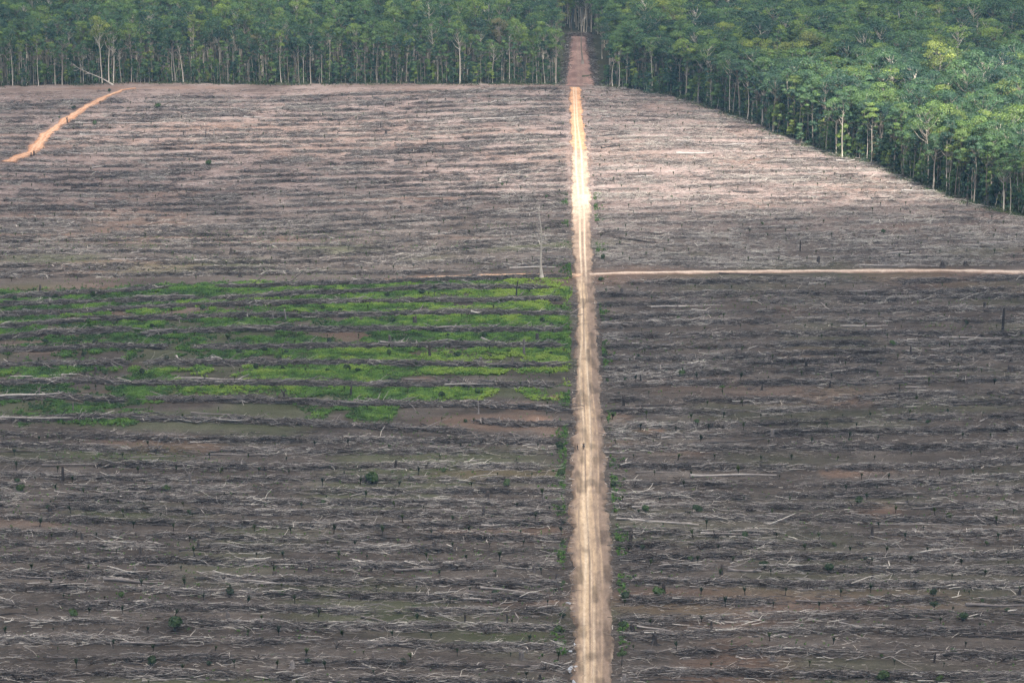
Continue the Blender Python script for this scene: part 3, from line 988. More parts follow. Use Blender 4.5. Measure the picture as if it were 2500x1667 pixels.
# ------------------------------------------------------------------ brush piles of the green patch
PN_LEFT = 9
for i, P in enumerate(PILES):
    C = resample(P, .5)
    base = C.mean(axis=0)
    z0 = float(terr(*base))
    b = MB()
    Lp = len(C) * .5
    n = int(Lp * 34)
    j = RG.integers(0, len(C), n)
    gap = vnoise(C[j, 0], C[j, 1] * 0 + 9 * i, 8, 300 + i)
    keep = RG.random(n) < np.clip(.35 + gap, 0, 1)
    j = j[keep]
    n = len(j)
    off = RG.normal(0, .75, n)
    x, y = C[j, 0] + RG.normal(0, .4, n), C[j, 1] + off
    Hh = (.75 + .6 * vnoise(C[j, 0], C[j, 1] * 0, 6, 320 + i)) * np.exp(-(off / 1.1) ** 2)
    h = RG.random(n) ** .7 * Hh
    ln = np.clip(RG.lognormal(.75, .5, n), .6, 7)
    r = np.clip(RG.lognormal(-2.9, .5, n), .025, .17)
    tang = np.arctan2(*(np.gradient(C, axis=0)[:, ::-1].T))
    tone = RG.normal(.60, .17, n) - .16 * (1 - h / (Hh + .05))  # low sticks toned darker, shade inside the heap put into the colour
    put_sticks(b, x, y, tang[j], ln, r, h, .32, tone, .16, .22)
    m2 = int(Lp * .55)
    j2 = RG.integers(0, len(C), m2)
    put_sticks(b, C[j2, 0], C[j2, 1] + RG.normal(0, .4, m2), tang[j2], RG.uniform(4, 11, m2), RG.uniform(.12, .24, m2), .25 + RG.random(m2) * .7, .07, RG.normal(.52, .16, m2), .03, .04)
    for vv in b.v:
        vv -= np.array([base[0], base[1], z0], np.float32)
    o = link('brush_pile', b.mesh('brush_pile', M_WOOD), None, (base[0], base[1], z0))
    if i < PN_LEFT:
        lab = f'row of heaped grey branches left of the grassy green gap, {ordn(i + 1)} from the top'
    else:
        lab = f'row of heaped grey branches in the green patch, nearer the road, {ordn(i - PN_LEFT + 1)} from the top'
    tag(o, lab, 'brush pile', 'rows of heaped branches in the green patch')

# ------------------------------------------------------------------ grass and ferns (uncountable)
GR = MB()


def tufts(mbx, x, y, h, w, tone, nb=6, spread_=.5):
    n = len(x)
    z = terr(x, y)
    for k in range(nb):
        a = RG.random(n) * 2 * math.pi
        sp = spread_ * RG.uniform(.4, 1.2, n) * h
        dx, dy = np.cos(a), np.sin(a)
        px_, py_ = -dy * w, dx * w
        hh = h * RG.uniform(.6, 1.1, n)
        bx, by = x + dx * .12 * h, y + dy * .12 * h
        mx, my, mz = bx + dx * sp * .55, by + dy * sp * .55, z + hh * .85
        tx, ty, tz = bx + dx * sp * 1.4, by + dy * sp * 1.4, z + hh * .95 - sp * .25
        v = np.stack([np.stack([bx, by, z - .05], 1), np.stack([mx + px_, my + py_, mz], 1), np.stack([tx, ty, tz], 1), np.stack([mx - px_, my - py_, mz], 1)], 1)
        mbx.add(v.reshape(-1, 3), np.arange(n * 4).reshape(-1, 4), np.repeat(np.clip(tone + RG.normal(0, .1, n), 0, 1), 4))


n = 120000
x = RG.uniform(-165, 30, n)
y = RG.uniform(float(_gb[:, 1].min()) - 5, float(_gt[:, 1].max()) + 6, n)
gmv = green_mask(x, y)
ok = (RG.random(n) < gmv) & in_frame(x, y, 8) & ~on_track(x, y, .4)
pd = pile_dist(x, y)
ok &= (pd > 1.5 + .6 * vnoise(x, y, 3, 401)) | (RG.random(n) < .05)
x, y = x[ok], y[ok]
hum = vnoise(x, y, 4.2, 402) * .6 + vnoise(x, y, 1.9, 403) * .4
big = vnoise(x * .6, y, 22, 404)
tone = np.clip((hum - .5) * 1.3 + .56 + (big - .5) * .7 - .25 * np.clip((-35 - x) / 60, 0, 1), 0, 1)
tufts(GR, x, y, .30 + .65 * np.clip(hum * 1.5 - .35, 0, 1), .17 + 0 * x, tone, 5, .85)
# sparse weeds on the rest of the felled land
n = 34000
x, y = RG.uniform(-200, 200, n), RG.uniform(374, YC + 70, n)
wd = vnoise(x * .5, y, 12, 405)
left = x < road_l(y)
ok = in_frame(x, y, 8) & ~on_track(x, y, .8) & (RG.random(n) < np.clip((wd - .42) * 3, 0.03, .9) * np.where(left, 1.0, .55)) & (green_mask(x, y) < .1) & (y < edge_y(x) - 3)
ok &= ~((x > road_r(y)) & (y > YC))
x, y = x[ok], y[ok]
tufts(GR, x, y, RG.uniform(.25, .6, len(x)), .09 + 0 * x, RG.uniform(.10, .55, len(x)), 4, .6)
# green verges along the road
n = 4200
y = RG.uniform(400, YC + 120, n)
sd = RG.random(n) < .6
x = np.where(sd, road_l(y) - 1.2 - RG.exponential(1.0, n), road_r(y) + 1.0 + RG.exponential(.9, n))
ok = RG.random(n) < np.clip((vnoise(y, sd * 50.0, 9, 406) - .48) * 5, 0, 1)
x, y = x[ok], y[ok]
tufts(GR, x, y, RG.uniform(.3, .8, len(x)), .13 + 0 * x, RG.uniform(.12, .55, len(x)), 6, .6)
tag(link('grass', GR.mesh('grass', M_GRASS)), 'bright green ferns and grass between the brush rows', None, None, 'stuff')


# ------------------------------------------------------------------ bushes
def leaf_ball(b, c, rad, n, rg, size, tone=.5, tsd=.18, flat=.8, up=.35, mat=0):
    d = rg.normal(size=(n, 3))
    d[:, 2] = np.abs(d[:, 2]) * 1.0 - .35 * rg.random(n)
    d /= np.linalg.norm(d, axis=1)[:, None]
    rr = rad * (.78 + .22 * rg.random(n) ** .5)
    p = np.asarray(c) + d * rr[:, None] * np.array([1, 1, flat])
    nr = d + np.array([0, 0, up]) + rg.normal(0, .30, (n, 3))
    v, q = leaves(p, nr, size * rg.uniform(.7, 1.3, n), .6, rg)
    b.add(v, q, np.repeat(np.clip(rg.normal(tone, tsd, n), 0, 1), 4), mat)


def bush_mesh(seed, light=False):
    rg = np.random.default_rng(seed)
    b = MB()
    for k in range(int(rg.integers(5, 8))):
        a, d = rg.random() * 6.28, rg.uniform(0, .55)
        leaf_ball(b, (math.cos(a) * d, math.sin(a) * d, .55 + rg.uniform(-.15, .55)), rg.uniform(.4, .65), 80, rg, .17, rg.uniform(.35, .65))
    crown = b.mesh('crown', M_BUSHLT if light else M_BUSH)
    s = MB()
    for k in range(4):
        a = rg.random() * 6.28
        v, q = tube([(0, 0, -.1), (math.cos(a) * .12, math.sin(a) * .12, .4), (math.cos(a) * .35, math.sin(a) * .35, .95)], [.05, .035, .015], 5)
        s.add(v, q, .3)
    return crown, s.mesh('stem', M_STEM)


BUSH = [bush_mesh(500 + i) for i in range(5)]
BUSHL = [bush_mesh(520 + i, True) for i in range(4)]


def put_bush(u, v, wpx, light=False, desc=None):
    x, y = px2g(u, v)
    if on_track(np.array([x]), np.array([y]), .0)[0]:
        return
    s = wpx * (.62 if light else .85) / pscale(x, y) / 2.0
    cr, st = random.choice(BUSHL if light else BUSH)
    o = link('shrub', None, None, (x, y, float(terr(x, y))), (0, 0, random.random() * 6.28), (s, s, s * random.uniform(.9, 1.25)))
    link('crown', cr, o)
    link('stem', st, o)
    size = 'large' if wpx > 22 else ('small' if wpx < 14 else 'round')
    register(o, f"{size} {'light' if light else 'dark'} green shrub", 'shrub', 'shrubs scattered over the felled ground', x, y)


for u, v in [(775, 650), (1030, 665), (1180, 715), (308, 770), (545, 770), (640, 780), (810, 772), (710, 985), (1730, 945), (1790, 830), (1930, 840), (2215, 968), (1205, 1085),
             (930, 1160), (1620, 1138), (440, 1235), (1920, 1420), (630, 455), (1235, 490), (1370, 545), (1420, 878), (1880, 880), (1610, 845), (1125, 885), (565, 860), (960, 980),
             (1240, 610), (600, 640), (2300, 560), (2180, 545), (1500, 1080), (1500, 1135), (370, 470), (100, 485), (2340, 945), (1910, 950), (570, 975), (1540, 740), (2225, 775)]:
    put_bush(*crop('D', u, v), random.uniform(15, 25))
for u, v in [(335, 460), (565, 445), (1440, 660), (345, 850), (810, 865), (1155, 835), (1030, 868), (50, 950), (130, 965), (355, 1030), (415, 1035), (940, 1110), (700, 1135), (2025, 870),
             (1380, 632), (740, 730), (990, 730), (1510, 300), (370, 630), (860, 1305), (990, 790), (1440, 850), (350, 1480), (1800, 870)]:
    put_bush(*crop('E', u, v), random.uniform(14, 24))
for u, v, w in [(1465, 785, 20), (1965, 645, 14), (1400, 30, 16), (580, 1310, 14), (40, 995, 24), (1700, 1310, 16)]:
    put_bush(*crop('F', u, v), w)
for u, v, w, l in [(2300, 615, 14, 1), (1500, 1490, 44, 1), (1510, 1215, 20, 1), (1775, 350, 26, 1), (1790, 205, 26, 1), (1820, 1030, 18, 1), (1940, 1020, 16, 1), (2320, 990, 26, 0)]:
    put_bush(*crop('E', u, v), w, bool(l))
for u, v, w, l in [(1505, 150, 36, 1), (1460, 268, 22, 1), (1525, 480, 26, 1), (1520, 890, 26, 1), (1520, 1110, 24, 0), (1490, 1205, 40, 1), (1400, 1180, 14, 1), (1860, 225, 22, 0), (1865, 275, 20, 1),
                   (1895, 890, 26, 1), (1940, 995, 36, 0), (1915, 635, 24, 1), (2075, 390, 28, 0), (2160, 975, 42, 0), (1490, 1545, 30, 1), (2055, 650, 20, 0), (1800, 10, 32, 0), (1505, 400, 24, 0),
                   (730, 1075, 1, 0), (510, 1060, 24, 0), (445, 1430, 26, 0), (1470, 1430, 22, 0), (1060, 965, 26, 0), (1490, 1360, 16, 1), (1520, 620, 18, 0), (230, 205, 50, 0), (1140, 215, 40, 1), (715, 125, 24, 1)]:
    if w > 1:
        put_bush(*crop('H', u, v), w, bool(l))
for u, v, w, l in [(285, 700, 22, 0), (100, 725, 24, 0), (900, 725, 14, 1), (1280, 720, 14, 0), (1030, 800, 40, 0), (1245, 775, 18, 1), (1310, 975, 22, 1), (2070, 1005, 24, 1), (2335, 1090, 16, 1),
                   (1940, 1130, 34, 0), (2240, 1070, 18, 0), (850, 1170, 14, 0), (1870, 1355, 26, 0), (1400, 1530, 60, 1), (1780, 1535, 36, 1), (1070, 630, 24, 1), (2100, 615, 20, 1), (150, 400, 34, 0),
                   (1390, 1375, 20, 1), (1240, 345, 30, 0), (1840, 450, 36, 1), (590, 775, 34, 0), (700, 1210, 22, 0), (470, 570, 26, 0)]:
    put_bush(*crop('I', u, v), w, bool(l))
for u, v, w, l in [(115, 210, 26, 0), (140, 255, 40, 1), (1770, 900, 14, 1), (2185, 345, 22, 0), (1560, 960, 34, 0), (1180, 1190, 60, 0), (1030, 1430, 36, 0), (500, 1110, 34, 0), (1410, 1430, 22, 0), (2080, 1420, 26, 0),
                   (1280, 410, 16, 0), (820, 970, 24, 0), (1120, 255, 40, 1), (330, 380, 20, 0), (1900, 960, 26, 0)]:
    put_bush(*crop('G', u, v), w, bool(l))
for c, u, v, w, l in [('A', 500, 745, 16, 0), ('A', 400, 800, 9, 0), ('A', 235, 950, 10, 0), ('A', 740, 625, 12, 0), ('A', 690, 655, 12, 1), ('A', 580, 705, 10, 0), ('A', 620, 685, 16, 0), ('A', 640, 845, 26, 1), ('A', 525, 860, 14, 1),
                      ('A', 1410, 1125, 22, 0), ('A', 1070, 735, 22, 0), ('B', 1540, 1320, 14, 1), ('B', 1410, 1335, 12, 0), ('B', 1725, 1190, 10, 1), ('B', 2255, 1335, 12, 1), ('B', 1675, 860, 8, 0), ('B', 1578, 855, 7, 0),
                      ('B', 1670, 970, 8, 0), ('B', 1660, 660, 8, 1), ('C', 585, 1520, 16, 1), ('C', 95, 1165, 10, 1), ('C', 2110, 770, 10, 1), ('B', 650, 1160, 12, 1), ('B', 1110, 1255, 12, 0)]:
    put_bush(*crop(c, u, v), w, bool(l))


# small trees with a stem
def small_tree(u, v, hpx, light, label):
    x, y = px2g(u, v)
    h = hpx / pscale(x, y) / .93
    rg = np.random.default_rng(int(u + v))
    o = tag(link('small_tree', None, None, (x, y, float(terr(x, y)))), label, 'tree')
    b = MB()
    rr = h * .30
    for k in range(7):
        a, d = rg.random() * 6.28, rg.uniform(0, .5) * rr
        leaf_ball(b, (math.cos(a) * d, math.sin(a) * d, h * .66 + rg.uniform(-.2, .35) * rr), rr * rg.uniform(.5, .75), 90, rg, rr * .16, rg.uniform(.3, .75))
    link('crown', b.mesh('crown', M_BUSHLT if light else M_BUSH), o)
    t = MB()
    v_, q_ = tube([(0, 0, -.2), (.03, 0, h * .3), (.06, .02, h * .62)], [.10, .08, .05], 6)
    t.add(v_, q_, .3)
    link('trunk', t.mesh('trunk', M_STEM), o)


small_tree(*crop('I', 1742, 1080), 33, False, 'round dark green little tree on a bare stem, lower of two in the right field')
small_tree(*crop('I', 1735, 1000), 34, False, 'round dark green little tree without visible stem, upper of two in the right field')
small_tree(*crop('H', 1917, 1432), 40, True, 'small light green tree on a thin dark stem beside the lower right road edge')
small_tree(*crop('H', 1920, 1226), 38, True, 'bushy light green young tree at the right road edge above the thin stemmed one')
small_tree(*crop('F', 145, 1342), 26, False, 'small dark green tree right of the road, below the orange scraped soil')
small_tree(*crop('F', 315, 1098), 18, False, 'small green tree alone among grey litter right of the road, mid field')
small_tree(*crop('H', 1063, 828), 18, True, 'little bright green tree standing in the left field some way off the road')
small_tree(*crop('F', 18, 632), 18, True, 'little bright green tree just right of the road below the cross track')

# ------------------------------------------------------------------ stumps and snags
def stump_mesh(seed, h, r, tone, flare=1.5, fork=False):
    rg = np.random.default_rng(seed)
    b = MB()
    lean = rg.normal(0, .07, 2) * h
    z = np.array([-.15, .12 * h, .45 * h, .8 * h, h])
    rad = r * np.array([flare, 1.15, 1, .93, .85])
    pts = np.stack([lean[0] * (z / h) ** 2, lean[1] * (z / h) ** 2, z], 1)
    v, q = tube(pts, rad, 9)
    top = v[-10:-1]
    top[:, 2] += rg.uniform(-.18, .22, len(top)) * min(h, 1.6)
    b.add(v, q, tone + .05 * rg.normal(size=len(v)))
    for k in range(5):
        a = k * 1.256 + rg.normal(0, .2)
        v, q = tube([(0, 0, .3 * r), (math.cos(a) * r * 1.7, math.sin(a) * r * 1.7, 0.0), (math.cos(a) * r * 3, math.sin(a) * r * 3, -.1)], [r * .5, r * .35, r * .12], 5)
        b.add(v, q, tone - .04)
    if fork:
        for sg in (-1, 1):
            v, q = tube([(lean[0], lean[1], h * .8), (lean[0] + sg * .25 * h, lean[1], h * 1.15), (lean[0] + sg * .33 * h, lean[1] + .05, h * 1.4)], [r * .7, r * .5, r * .25], 6)
            b.add(v, q, tone)
    return b.mesh('stump', M_WOOD, True)


STUMPS = """G 340 400 14 12 d|G 325 848 14 12 g|G 1290 235 40 7 g|G 912 825 22 9 g|G 1538 1115 16 12 g|G 1440 545 22 12 b|G 555 600 24 9 b|G 985 938 12 12 b|G 1855 838 14 14 b|G 2090 800 16 12 b|G 1340 632 16 9 b|G 950 680 18 7 b|G 740 1040 16 10 d|G 1975 1445 16 14 p|G 1910 1500 10 10 d
H 1242 1395 22 14 g|H 1325 808 20 9 g|H 1008 310 20 12 b|H 652 628 12 12 b|H 1145 1150 24 5 d|H 1385 345 22 8 g|H 1990 1202 18 15 d|H 2200 940 24 11 d|H 2140 1290 22 16 d|H 1932 1530 16 14 p|H 355 620 16 8 b|H 985 420 22 10 b|H 1365 1520 12 8 d|H 860 1140 18 6 d|H 1480 848 14 10 b|H 1975 600 16 10 d|H 390 100 20 8 d|H 235 1380 12 10 g
I 1325 565 30 9 b|I 310 820 26 9 b|I 650 1395 12 12 g|I 240 1190 20 8 b|I 1610 900 10 8 d|I 1745 1410 24 6 d|I 2320 960 16 8 d|I 540 1085 10 14 d|I 1330 860 14 10 d
F 1585 845 20 6 b|F 2085 530 14 9 d|F 880 930 16 9 d|F 960 235 18 10 b|F 1800 250 12 12 b|F 1955 245 10 12 b|F 2260 960 16 16 b|F 650 1395 14 12 g|F 410 855 14 8 d|F 240 1345 10 12 d|F 840 150 26 4 d|F 1040 1065 14 6 d|F 580 1085 10 6 d
D 650 975 16 9 b|D 570 165 1 1 b|D 1560 170 14 9 d|D 345 660 1 1 b|D 495 1235 24 4 g|D 268 1130 20 5 g|D 1240 480 1 1 b|D 1620 320 12 8 d|D 270 430 18 6 b|D 1930 610 24 4 p|D 1845 610 18 4 p
E 620 865 34 7 b|E 1257 850 38 7 g|E 520 640 14 12 b|E 1345 750 16 10 b|E 1180 905 14 6 g|E 965 895 10 10 g|E 950 1240 26 4 p|E 88 1125 20 6 d|E 1915 440 14 10 b|E 1838 310 10 10 d|E 1930 1195 20 8 d|E 348 775 22 7 g|E 1205 460 40 4 d|E 2045 1025 14 5 d|E 1800 310 14 5 b|E 1570 420 12 4 p|E 1090 265 8 14 d
B 325 910 10 6 d|B 290 860 8 4 b|B 1690 300 1 1 d|B 100 470 1 1 b|B 855 1330 6 8 d|A 770 625 18 8 b|A 230 1050 10 5 d|A 210 1055 8 4 d|A 1390 945 26 3 b|A 1445 930 20 3 p|A 1240 920 14 3 b|A 455 830 10 4 d|C 1965 1400 20 4 b|C 545 945 10 5 g|C 2065 1200 1 1 b"""
si = 0
for ln_ in STUMPS.replace('\n', '|').split('|'):
    c, a, b_, hp, wp, tk = ln_.split()
    if float(hp) < 4:
        continue
    x, y = px2g(*crop(c, float(a), float(b_)))
    if on_track(np.array([x]), np.array([y]), -.4)[0]:
        continue
    s = pscale(x, y)
    h, r = float(hp) / s / .95, float(wp) / s / 2.4
    r = max(r, .13)
    si += 1
    tone, nm = TONE[tk]
    o = link('stump', stump_mesh(600 + si, h, r, tone - .1, 1.5, si % 7 == 3), None, (x, y, float(terr(x, y))), (0, 0, random.random() * 6.28))
    nm = nm.replace(' log', '')
    size = 'tall' if h > 2.2 else ('broad' if r > .5 else 'low' if h < 1 else 'cut')
    register(o, f'{size} {nm} stump', 'stump', 'stumps left standing on the felled ground', x, y)
x, y = px2g(694, 974)
register(link('stump', stump_mesh(777, 1.9, .28, .22, 1.3, True), None, (x, y, float(terr(x, y)))), 'forked dark stump', 'stump', 'stumps left standing on the felled ground', x, y)
x, y = px2g(2448, 809)
tag(link('charred_snag', stump_mesh(778, 6.6, .36, .10, 1.3), None, (x, y, float(terr(x, y)))), 'tall black charred trunk standing alone in the right field', 'snag')
x, y = px2g(154, 1174)
tag(link('charred_snag', stump_mesh(779, 3.2, .33, .16, 1.2), None, (x, y, float(terr(x, y)))), 'broken dark trunk standing upright by the weeds in the left field', 'snag')


# ------------------------------------------------------------------ dead trees
def dead_tree(name, x, y, h, r, seed, label, lean=(0, 0), nb=9, base_frac=.45, mat=None, cat='dead tree', lay=None):
    rg = np.random.default_rng(seed)
    o = tag(link(name, None, None, (x, y, float(terr(x, y)))), label, cat)
    if lay:
        o.rotation_euler = lay
    t = np.linspace(0, 1, 12)
    pts = np.stack([lean[0] * t ** 1.5 * h + .012 * h * np.sin(t * 8 + seed), lean[1] * t * h + .010 * h * np.sin(t * 6), t * h - .3], 1)
    rad = r * (1.25 * np.exp(-t * 14) + (1 - .85 * t))
    b = MB()
    v, q = tube(pts, rad, 9)
    b.add(v, q, .7)
    link('trunk', b.mesh('trunk', mat or M_DEAD, True), o)
    for k in range(nb):
        tt = rg.uniform(base_frac, .97)
        p0 = np.array([np.interp(tt, t, pts[:, i]) for i in range(3)])
        a = rg.random() * 6.28
        ln = h * rg.uniform(.08, .24) * (1.25 - tt)
        el = rg.uniform(.35, 1.1)
        d = np.array([math.cos(a) * math.cos(el), math.sin(a) * math.cos(el), math.sin(el)])
        side_ = np.cross(d, [0, 0, 1])
        pp = np.array([p0, p0 + d * ln * .5 + side_ * ln * .08, p0 + d * ln + np.array([0, 0, .12 * ln])])
        bb = MB()
        r0 = r * (1.05 - tt) * .55 + .03
        v, q = tube(pp, [r0, r0 * .7, .02], 6)
        bb.add(v, q, .7)
        for s_ in range(3):
            st = pp[1] + (pp[2] - pp[1]) * rg.uniform(0, .8)
            dd = d + rg.normal(0, .55, 3)
            v, q = tube([st, st + dd * ln * .2, st + dd * ln * .38 + np.array([0, 0, .05])], [r0 * .5, r0 * .35, .015], 5)
            bb.add(v, q, .7)
        link('branch', bb.mesh('branch', mat or M_DEAD, True), o)
    return o


x, y = px2g(1323, 681)
dead_tree('dead_tree', x, y, 22.5, .38, 3, 'tall grey leafless tree standing alone left of the road at the crossing', (-.04, 0), 10, .45)
x, y = px2g(1421, 156)
dead_tree('dead_tree', x, y, 25.0, .34, 8, 'tall pale bare tree standing at the right side of the forest road cut', (-.03, 0), 7, .62)
x, y = px2g(275, 207)
dead_tree('leaning_dead_tree', x, y, 21.0, .27, 12, 'white fallen dead tree leaning left against the far forest edge, beside the orange track', (0, 0), 9, .5, lay=(.15, -1.06, 0))
for u, v, h, sd, lab in [(1960, 100, 23, 21, 'bare white dead tree rising out of the shaded forest above the right clearing'), (700, 82, 22, 22, 'bare pale dead tree among the crowns left of the road cut'),
                         (2385, 88, 24, 23, 'bare pale dead tree high in the shaded forest near the right corner'), (1345, 60, 22, 24, 'bare white dead tree in the canopy beside the road cut'),
                         (345, 82, 23, 25, 'twisted bare dead tree over the far forest, above the orange track'), (1165, 75, 22, 26, 'thin bare dead tree in the canopy left of the forest cut'), (2190, 62, 23, 27, 'small pale bare dead tree deep in the shaded right forest')]:
    x, y = px2g(u, v + 110)
    dead_tree('dead_tree', x, y, h + 4, .26, sd, lab, (random.uniform(-.05, .05), 0), 9, .6)


# ------------------------------------------------------------------ forest trees
def tree_meshes(seed, h, cr, base, ncl, style):
    """trunk and crown meshes; base = crown base height; style: broad / slim / low"""
    rg = np.random.default_rng(seed)
    t = MB()
    c = MB()
    lean = rg.normal(0, .055, 2) * h
    zz = np.linspace(0, 1, 7)
    top = h * (.86 if style != 'low' else .7)
    pts = np.stack([lean[0] * zz ** 2 + rg.uniform(.05, .4) * np.sin(zz * 5 + seed), lean[1] * zz ** 2 + rg.uniform(.05, .4) * np.sin(zz * 4), zz * top - .3], 1)
    r0 = {'broad': .27, 'slim': .16, 'low': .11}[style] * rg.uniform(.65, 1.4)
    v, q = tube(pts, r0 * (1.25 - .95 * zz), 7)
    t.add(v, q, .6)
    for k in range(ncl):
        if style == 'low':
            f = rg.random()
            z = base + f * (h - base)
            rad_here = cr * (1.05 - f * .75)
        else:
            f = rg.random() ** .6
            z = base + (h - base) * (.15 + .8 * f)
            rad_here = cr * math.sqrt(max(.05, 1 - ((f - .35) / .75) ** 2))
        a = rg.random() * 6.28
        d = rad_here * math.sqrt(rg.uniform(.05, 1))
        ctr = np.array([lean[0] + math.cos(a) * d, lean[1] + math.sin(a) * d, z])
        cl = rg.uniform(.75, 1.35) * (.30 * cr + .35)
        leaf_ball(c, ctr, cl, int(90 + 40 * rg.random()), rg, .20 + .06 * rg.random(), .5 + rg.normal(0, .2), .10, .62, .55)
        if style != 'low' or rg.random() < .3:
            zi = min(top * .97, max(base * .75, z - d * .75 - rg.uniform(.3, 2)))
            p0 = np.array([np.interp(zi, pts[:, 2], pts[:, 0]), np.interp(zi, pts[:, 2], pts[:, 1]), zi])
            mid = (p0 + ctr) / 2 + np.array([0, 0, -.12 * d]) + rg.normal(0, .15, 3)
            v, q = tube([p0, mid, ctr + np.array([0, 0, .1])], [r0 * .5, r0 * .33, .03], 5, False)
            t.add(v, q, .6)
    return t.mesh('trunk', M_BARK, True), c.mesh('crown', M_LEAF)


T_BROAD = [tree_meshes(900 + i, 22 + 1.2 * (i % 4), 4.3 + .5 * (i % 3), 11.5 + (i % 3), 23, 'broad') for i in range(6)]
T_SLIM = [tree_meshes(930 + i, 19 + 1.6 * (i % 4), 2.3 + .35 * (i % 3), 10 + 1.4 * (i % 3), 14, 'slim') for i in range(6)]
T_LOW = [tree_meshes(960 + i, 9 + 3.2 * (i % 3), 2.1 + .25 * (i % 2), 1.2, 13, 'low') for i in range(4)]
TREES = T_BROAD + T_SLIM + T_LOW


def put_tree(ti, x, y, s, label, group, sz=1.0, wide=1.0):
    o = link('forest_tree', None, None, (x, y, float(terr(x, y)) - .1), (random.gauss(0, .03), random.gauss(0, .03), random.random() * 6.28), (s * wide, s * wide, s * sz))
    tm, cm = TREES[ti]
    link('trunk', tm, o)
    link('crown', cm, o)
    tag(o, label, 'tree', group)
    return o


taken = []


def rank(P, off, spacing, jit):
    """points along a forest edge, off metres behind it"""
    C = resample(P, 1.0)
    tg = np.gradient(C, axis=0)
    tg /= np.linalg.norm(tg, axis=1)[:, None]
    nr = np.stack([-tg[:, 1], tg[:, 0]], 1)
    out = []
    s = random.uniform(0, spacing)
    while s < len(C) - 1:
        i = int(s)
        p = C[i] + nr[i] * (off + random.gauss(0, jit))
        out.append((p[0], p[1]))
        s += spacing * random.uniform(.6, 1.4)
    return out


WORD = {0: 'broad', 1: 'slender', 2: 'low bushy'}


def vis(x, y, h=20):
    u, v = g2px(x, y)
    u2, v2 = g2px(x, y, terr(x, y) + h)
    return -25 < u < 2525 and v2 < 1667 and v > -20


def run_rank(P, off, spacing, jit, phrase, group, mixw, rev=False):
    pts = [p for p in rank(P, off, spacing, jit) if vis(*p)]
    if rev:
        pts = pts[::-1]
    k = 0
    for (x, y) in pts:
        c = random.choices([0, 1, 2], mixw)[0]
        ti = {0: random.randrange(6), 1: 6 + random.randrange(6), 2: 12 + random.randrange(4)}[c]
        s = random.uniform(.72, 1.14) if c != 2 else random.uniform(.6, 1.25)
        k += 1
        put_tree(ti, x, y, s, f"{WORD[c]} green tree, {ordn(k)} {phrase}", group, random.uniform(.88, 1.14), .78 if x < 32 else 1.0)
        taken.append((x, y, 2.2 if c != 2 else 1.2))
    return k


nt_ = run_rank(EDGE_L, 1.5, 3.1, 1.0, 'from the road cut along the far forest edge', 'trees along the far forest edge', [2.5, 4, 6], True)
nt_ += run_rank(EDGE_R, 1.5, 2.9, 1.3, 'from the road cut along the right forest edge', 'trees along the right forest edge', [3, 5, 7])
nt_ += run_rank(EDGE_R, 6.5, 4.6, 1.2, 'from the road cut in second rank of the right forest', 'trees in the second rank of the right forest', [6, 3, 1])
nt_ += run_rank(EDGE_R, 12.0, 6.2, 1.4, 'from the road cut in third rank of the right forest', 'trees in the third rank of the right forest', [8, 2, 0])
print('individual trees', nt_)

# the rest of the forest: one mass
pts = []
sp = 5.6
for gx_ in np.arange(-330, 420, sp):
    for gy_ in np.arange(760, 1330, sp):
        x, y = gx_ + random.gauss(0, 1.5), gy_ + random.gauss(0, 1.5)
        e = float(edge_y(x))
        if y < e + (3.0 if x < 30 else 14) or abs(x) > .2083 * (y * CP + 46) + 45:
            continue
        if y < CA[-1, 1] + 3:
            yy = float(np.clip(y, CA[0, 1], CA[-1, 1]))
            xa, xb = np.interp(yy, CA[:, 1], CA[:, 0]), np.interp(yy, CB[:, 1], CB[:, 0])
            if xa - 4.6 < x < xb + 4.6:
                continue
        if 24 < x < 46 and y < e + 2:
            continue
        deep = y - e
        c = random.choices([0, 1, 2], [7, 3, 1.2] if deep > 16 else [3, 5, 4])[0]
        pts.append((x, y, {0: random.randrange(6), 1: 6 + random.randrange(6), 2: 12 + random.randrange(4)}[c], random.uniform(.68, 1.12) * (1.25 if random.random() < .14 else 1), random.random() * 6.28))
# right-hand interior directly behind the ranks
pts = [p for p in pts if all((p[0] - a) ** 2 + (p[1] - b) ** 2 > r * r for a, b, r in taken)]
# dark understorey saplings behind the front ranks
for P in (EDGE_L, EDGE_R):
    for off, spc in ((3.0, 2.1), (5, 2.4), (8, 2.6), (12, 3.0)):
        for (x, y) in rank(P, off, spc, 1.2):
            if vis(x, y):
                pts.append((x, y, 12 + random.randrange(4) if random.random() < .7 else 6 + random.randrange(6), random.uniform(.45, 1.1), random.random() * 6.28))
pts = np.array(pts)
print('forest mass trees', len(pts))
me = bpy.data.meshes.new('forest')
me.from_pydata([(p[0], p[1], float(terr(p[0], p[1])) - .1) for p in pts], [], [])
for nm, tp, vals in (('kind_index', 'INT', pts[:, 2].astype(np.int32)), ('size', 'FLOAT_VECTOR', np.stack([np.where(pts[:, 0] < 32, .78, 1.0) * pts[:, 3]] * 2 + [pts[:, 3]], 1).astype(np.float32).ravel()), ('turn', 'FLOAT', pts[:, 4].astype(np.float32))):
    a = me.attributes.new(nm, tp, 'POINT')
    a.data.foreach_set('vector' if tp == 'FLOAT_VECTOR' else 'value', vals)
forest = tag(link('forest', me), 'dense dark green rainforest reaching back behind the felled land', None, None, 'stuff')
first = {}
for o in list(COL.objects):
    if o.name.split('.')[0] in ('trunk', 'crown') and o.parent and o.parent.name.startswith('forest_tree'):
        for i, (tm, cm) in enumerate(TREES):
            if o.data == tm:
                first.setdefault((i, 0), o)
            elif o.data == cm:
                first.setdefault((i, 1), o)
ng = bpy.data.node_groups.new('forest_scatter', 'GeometryNodeTree')
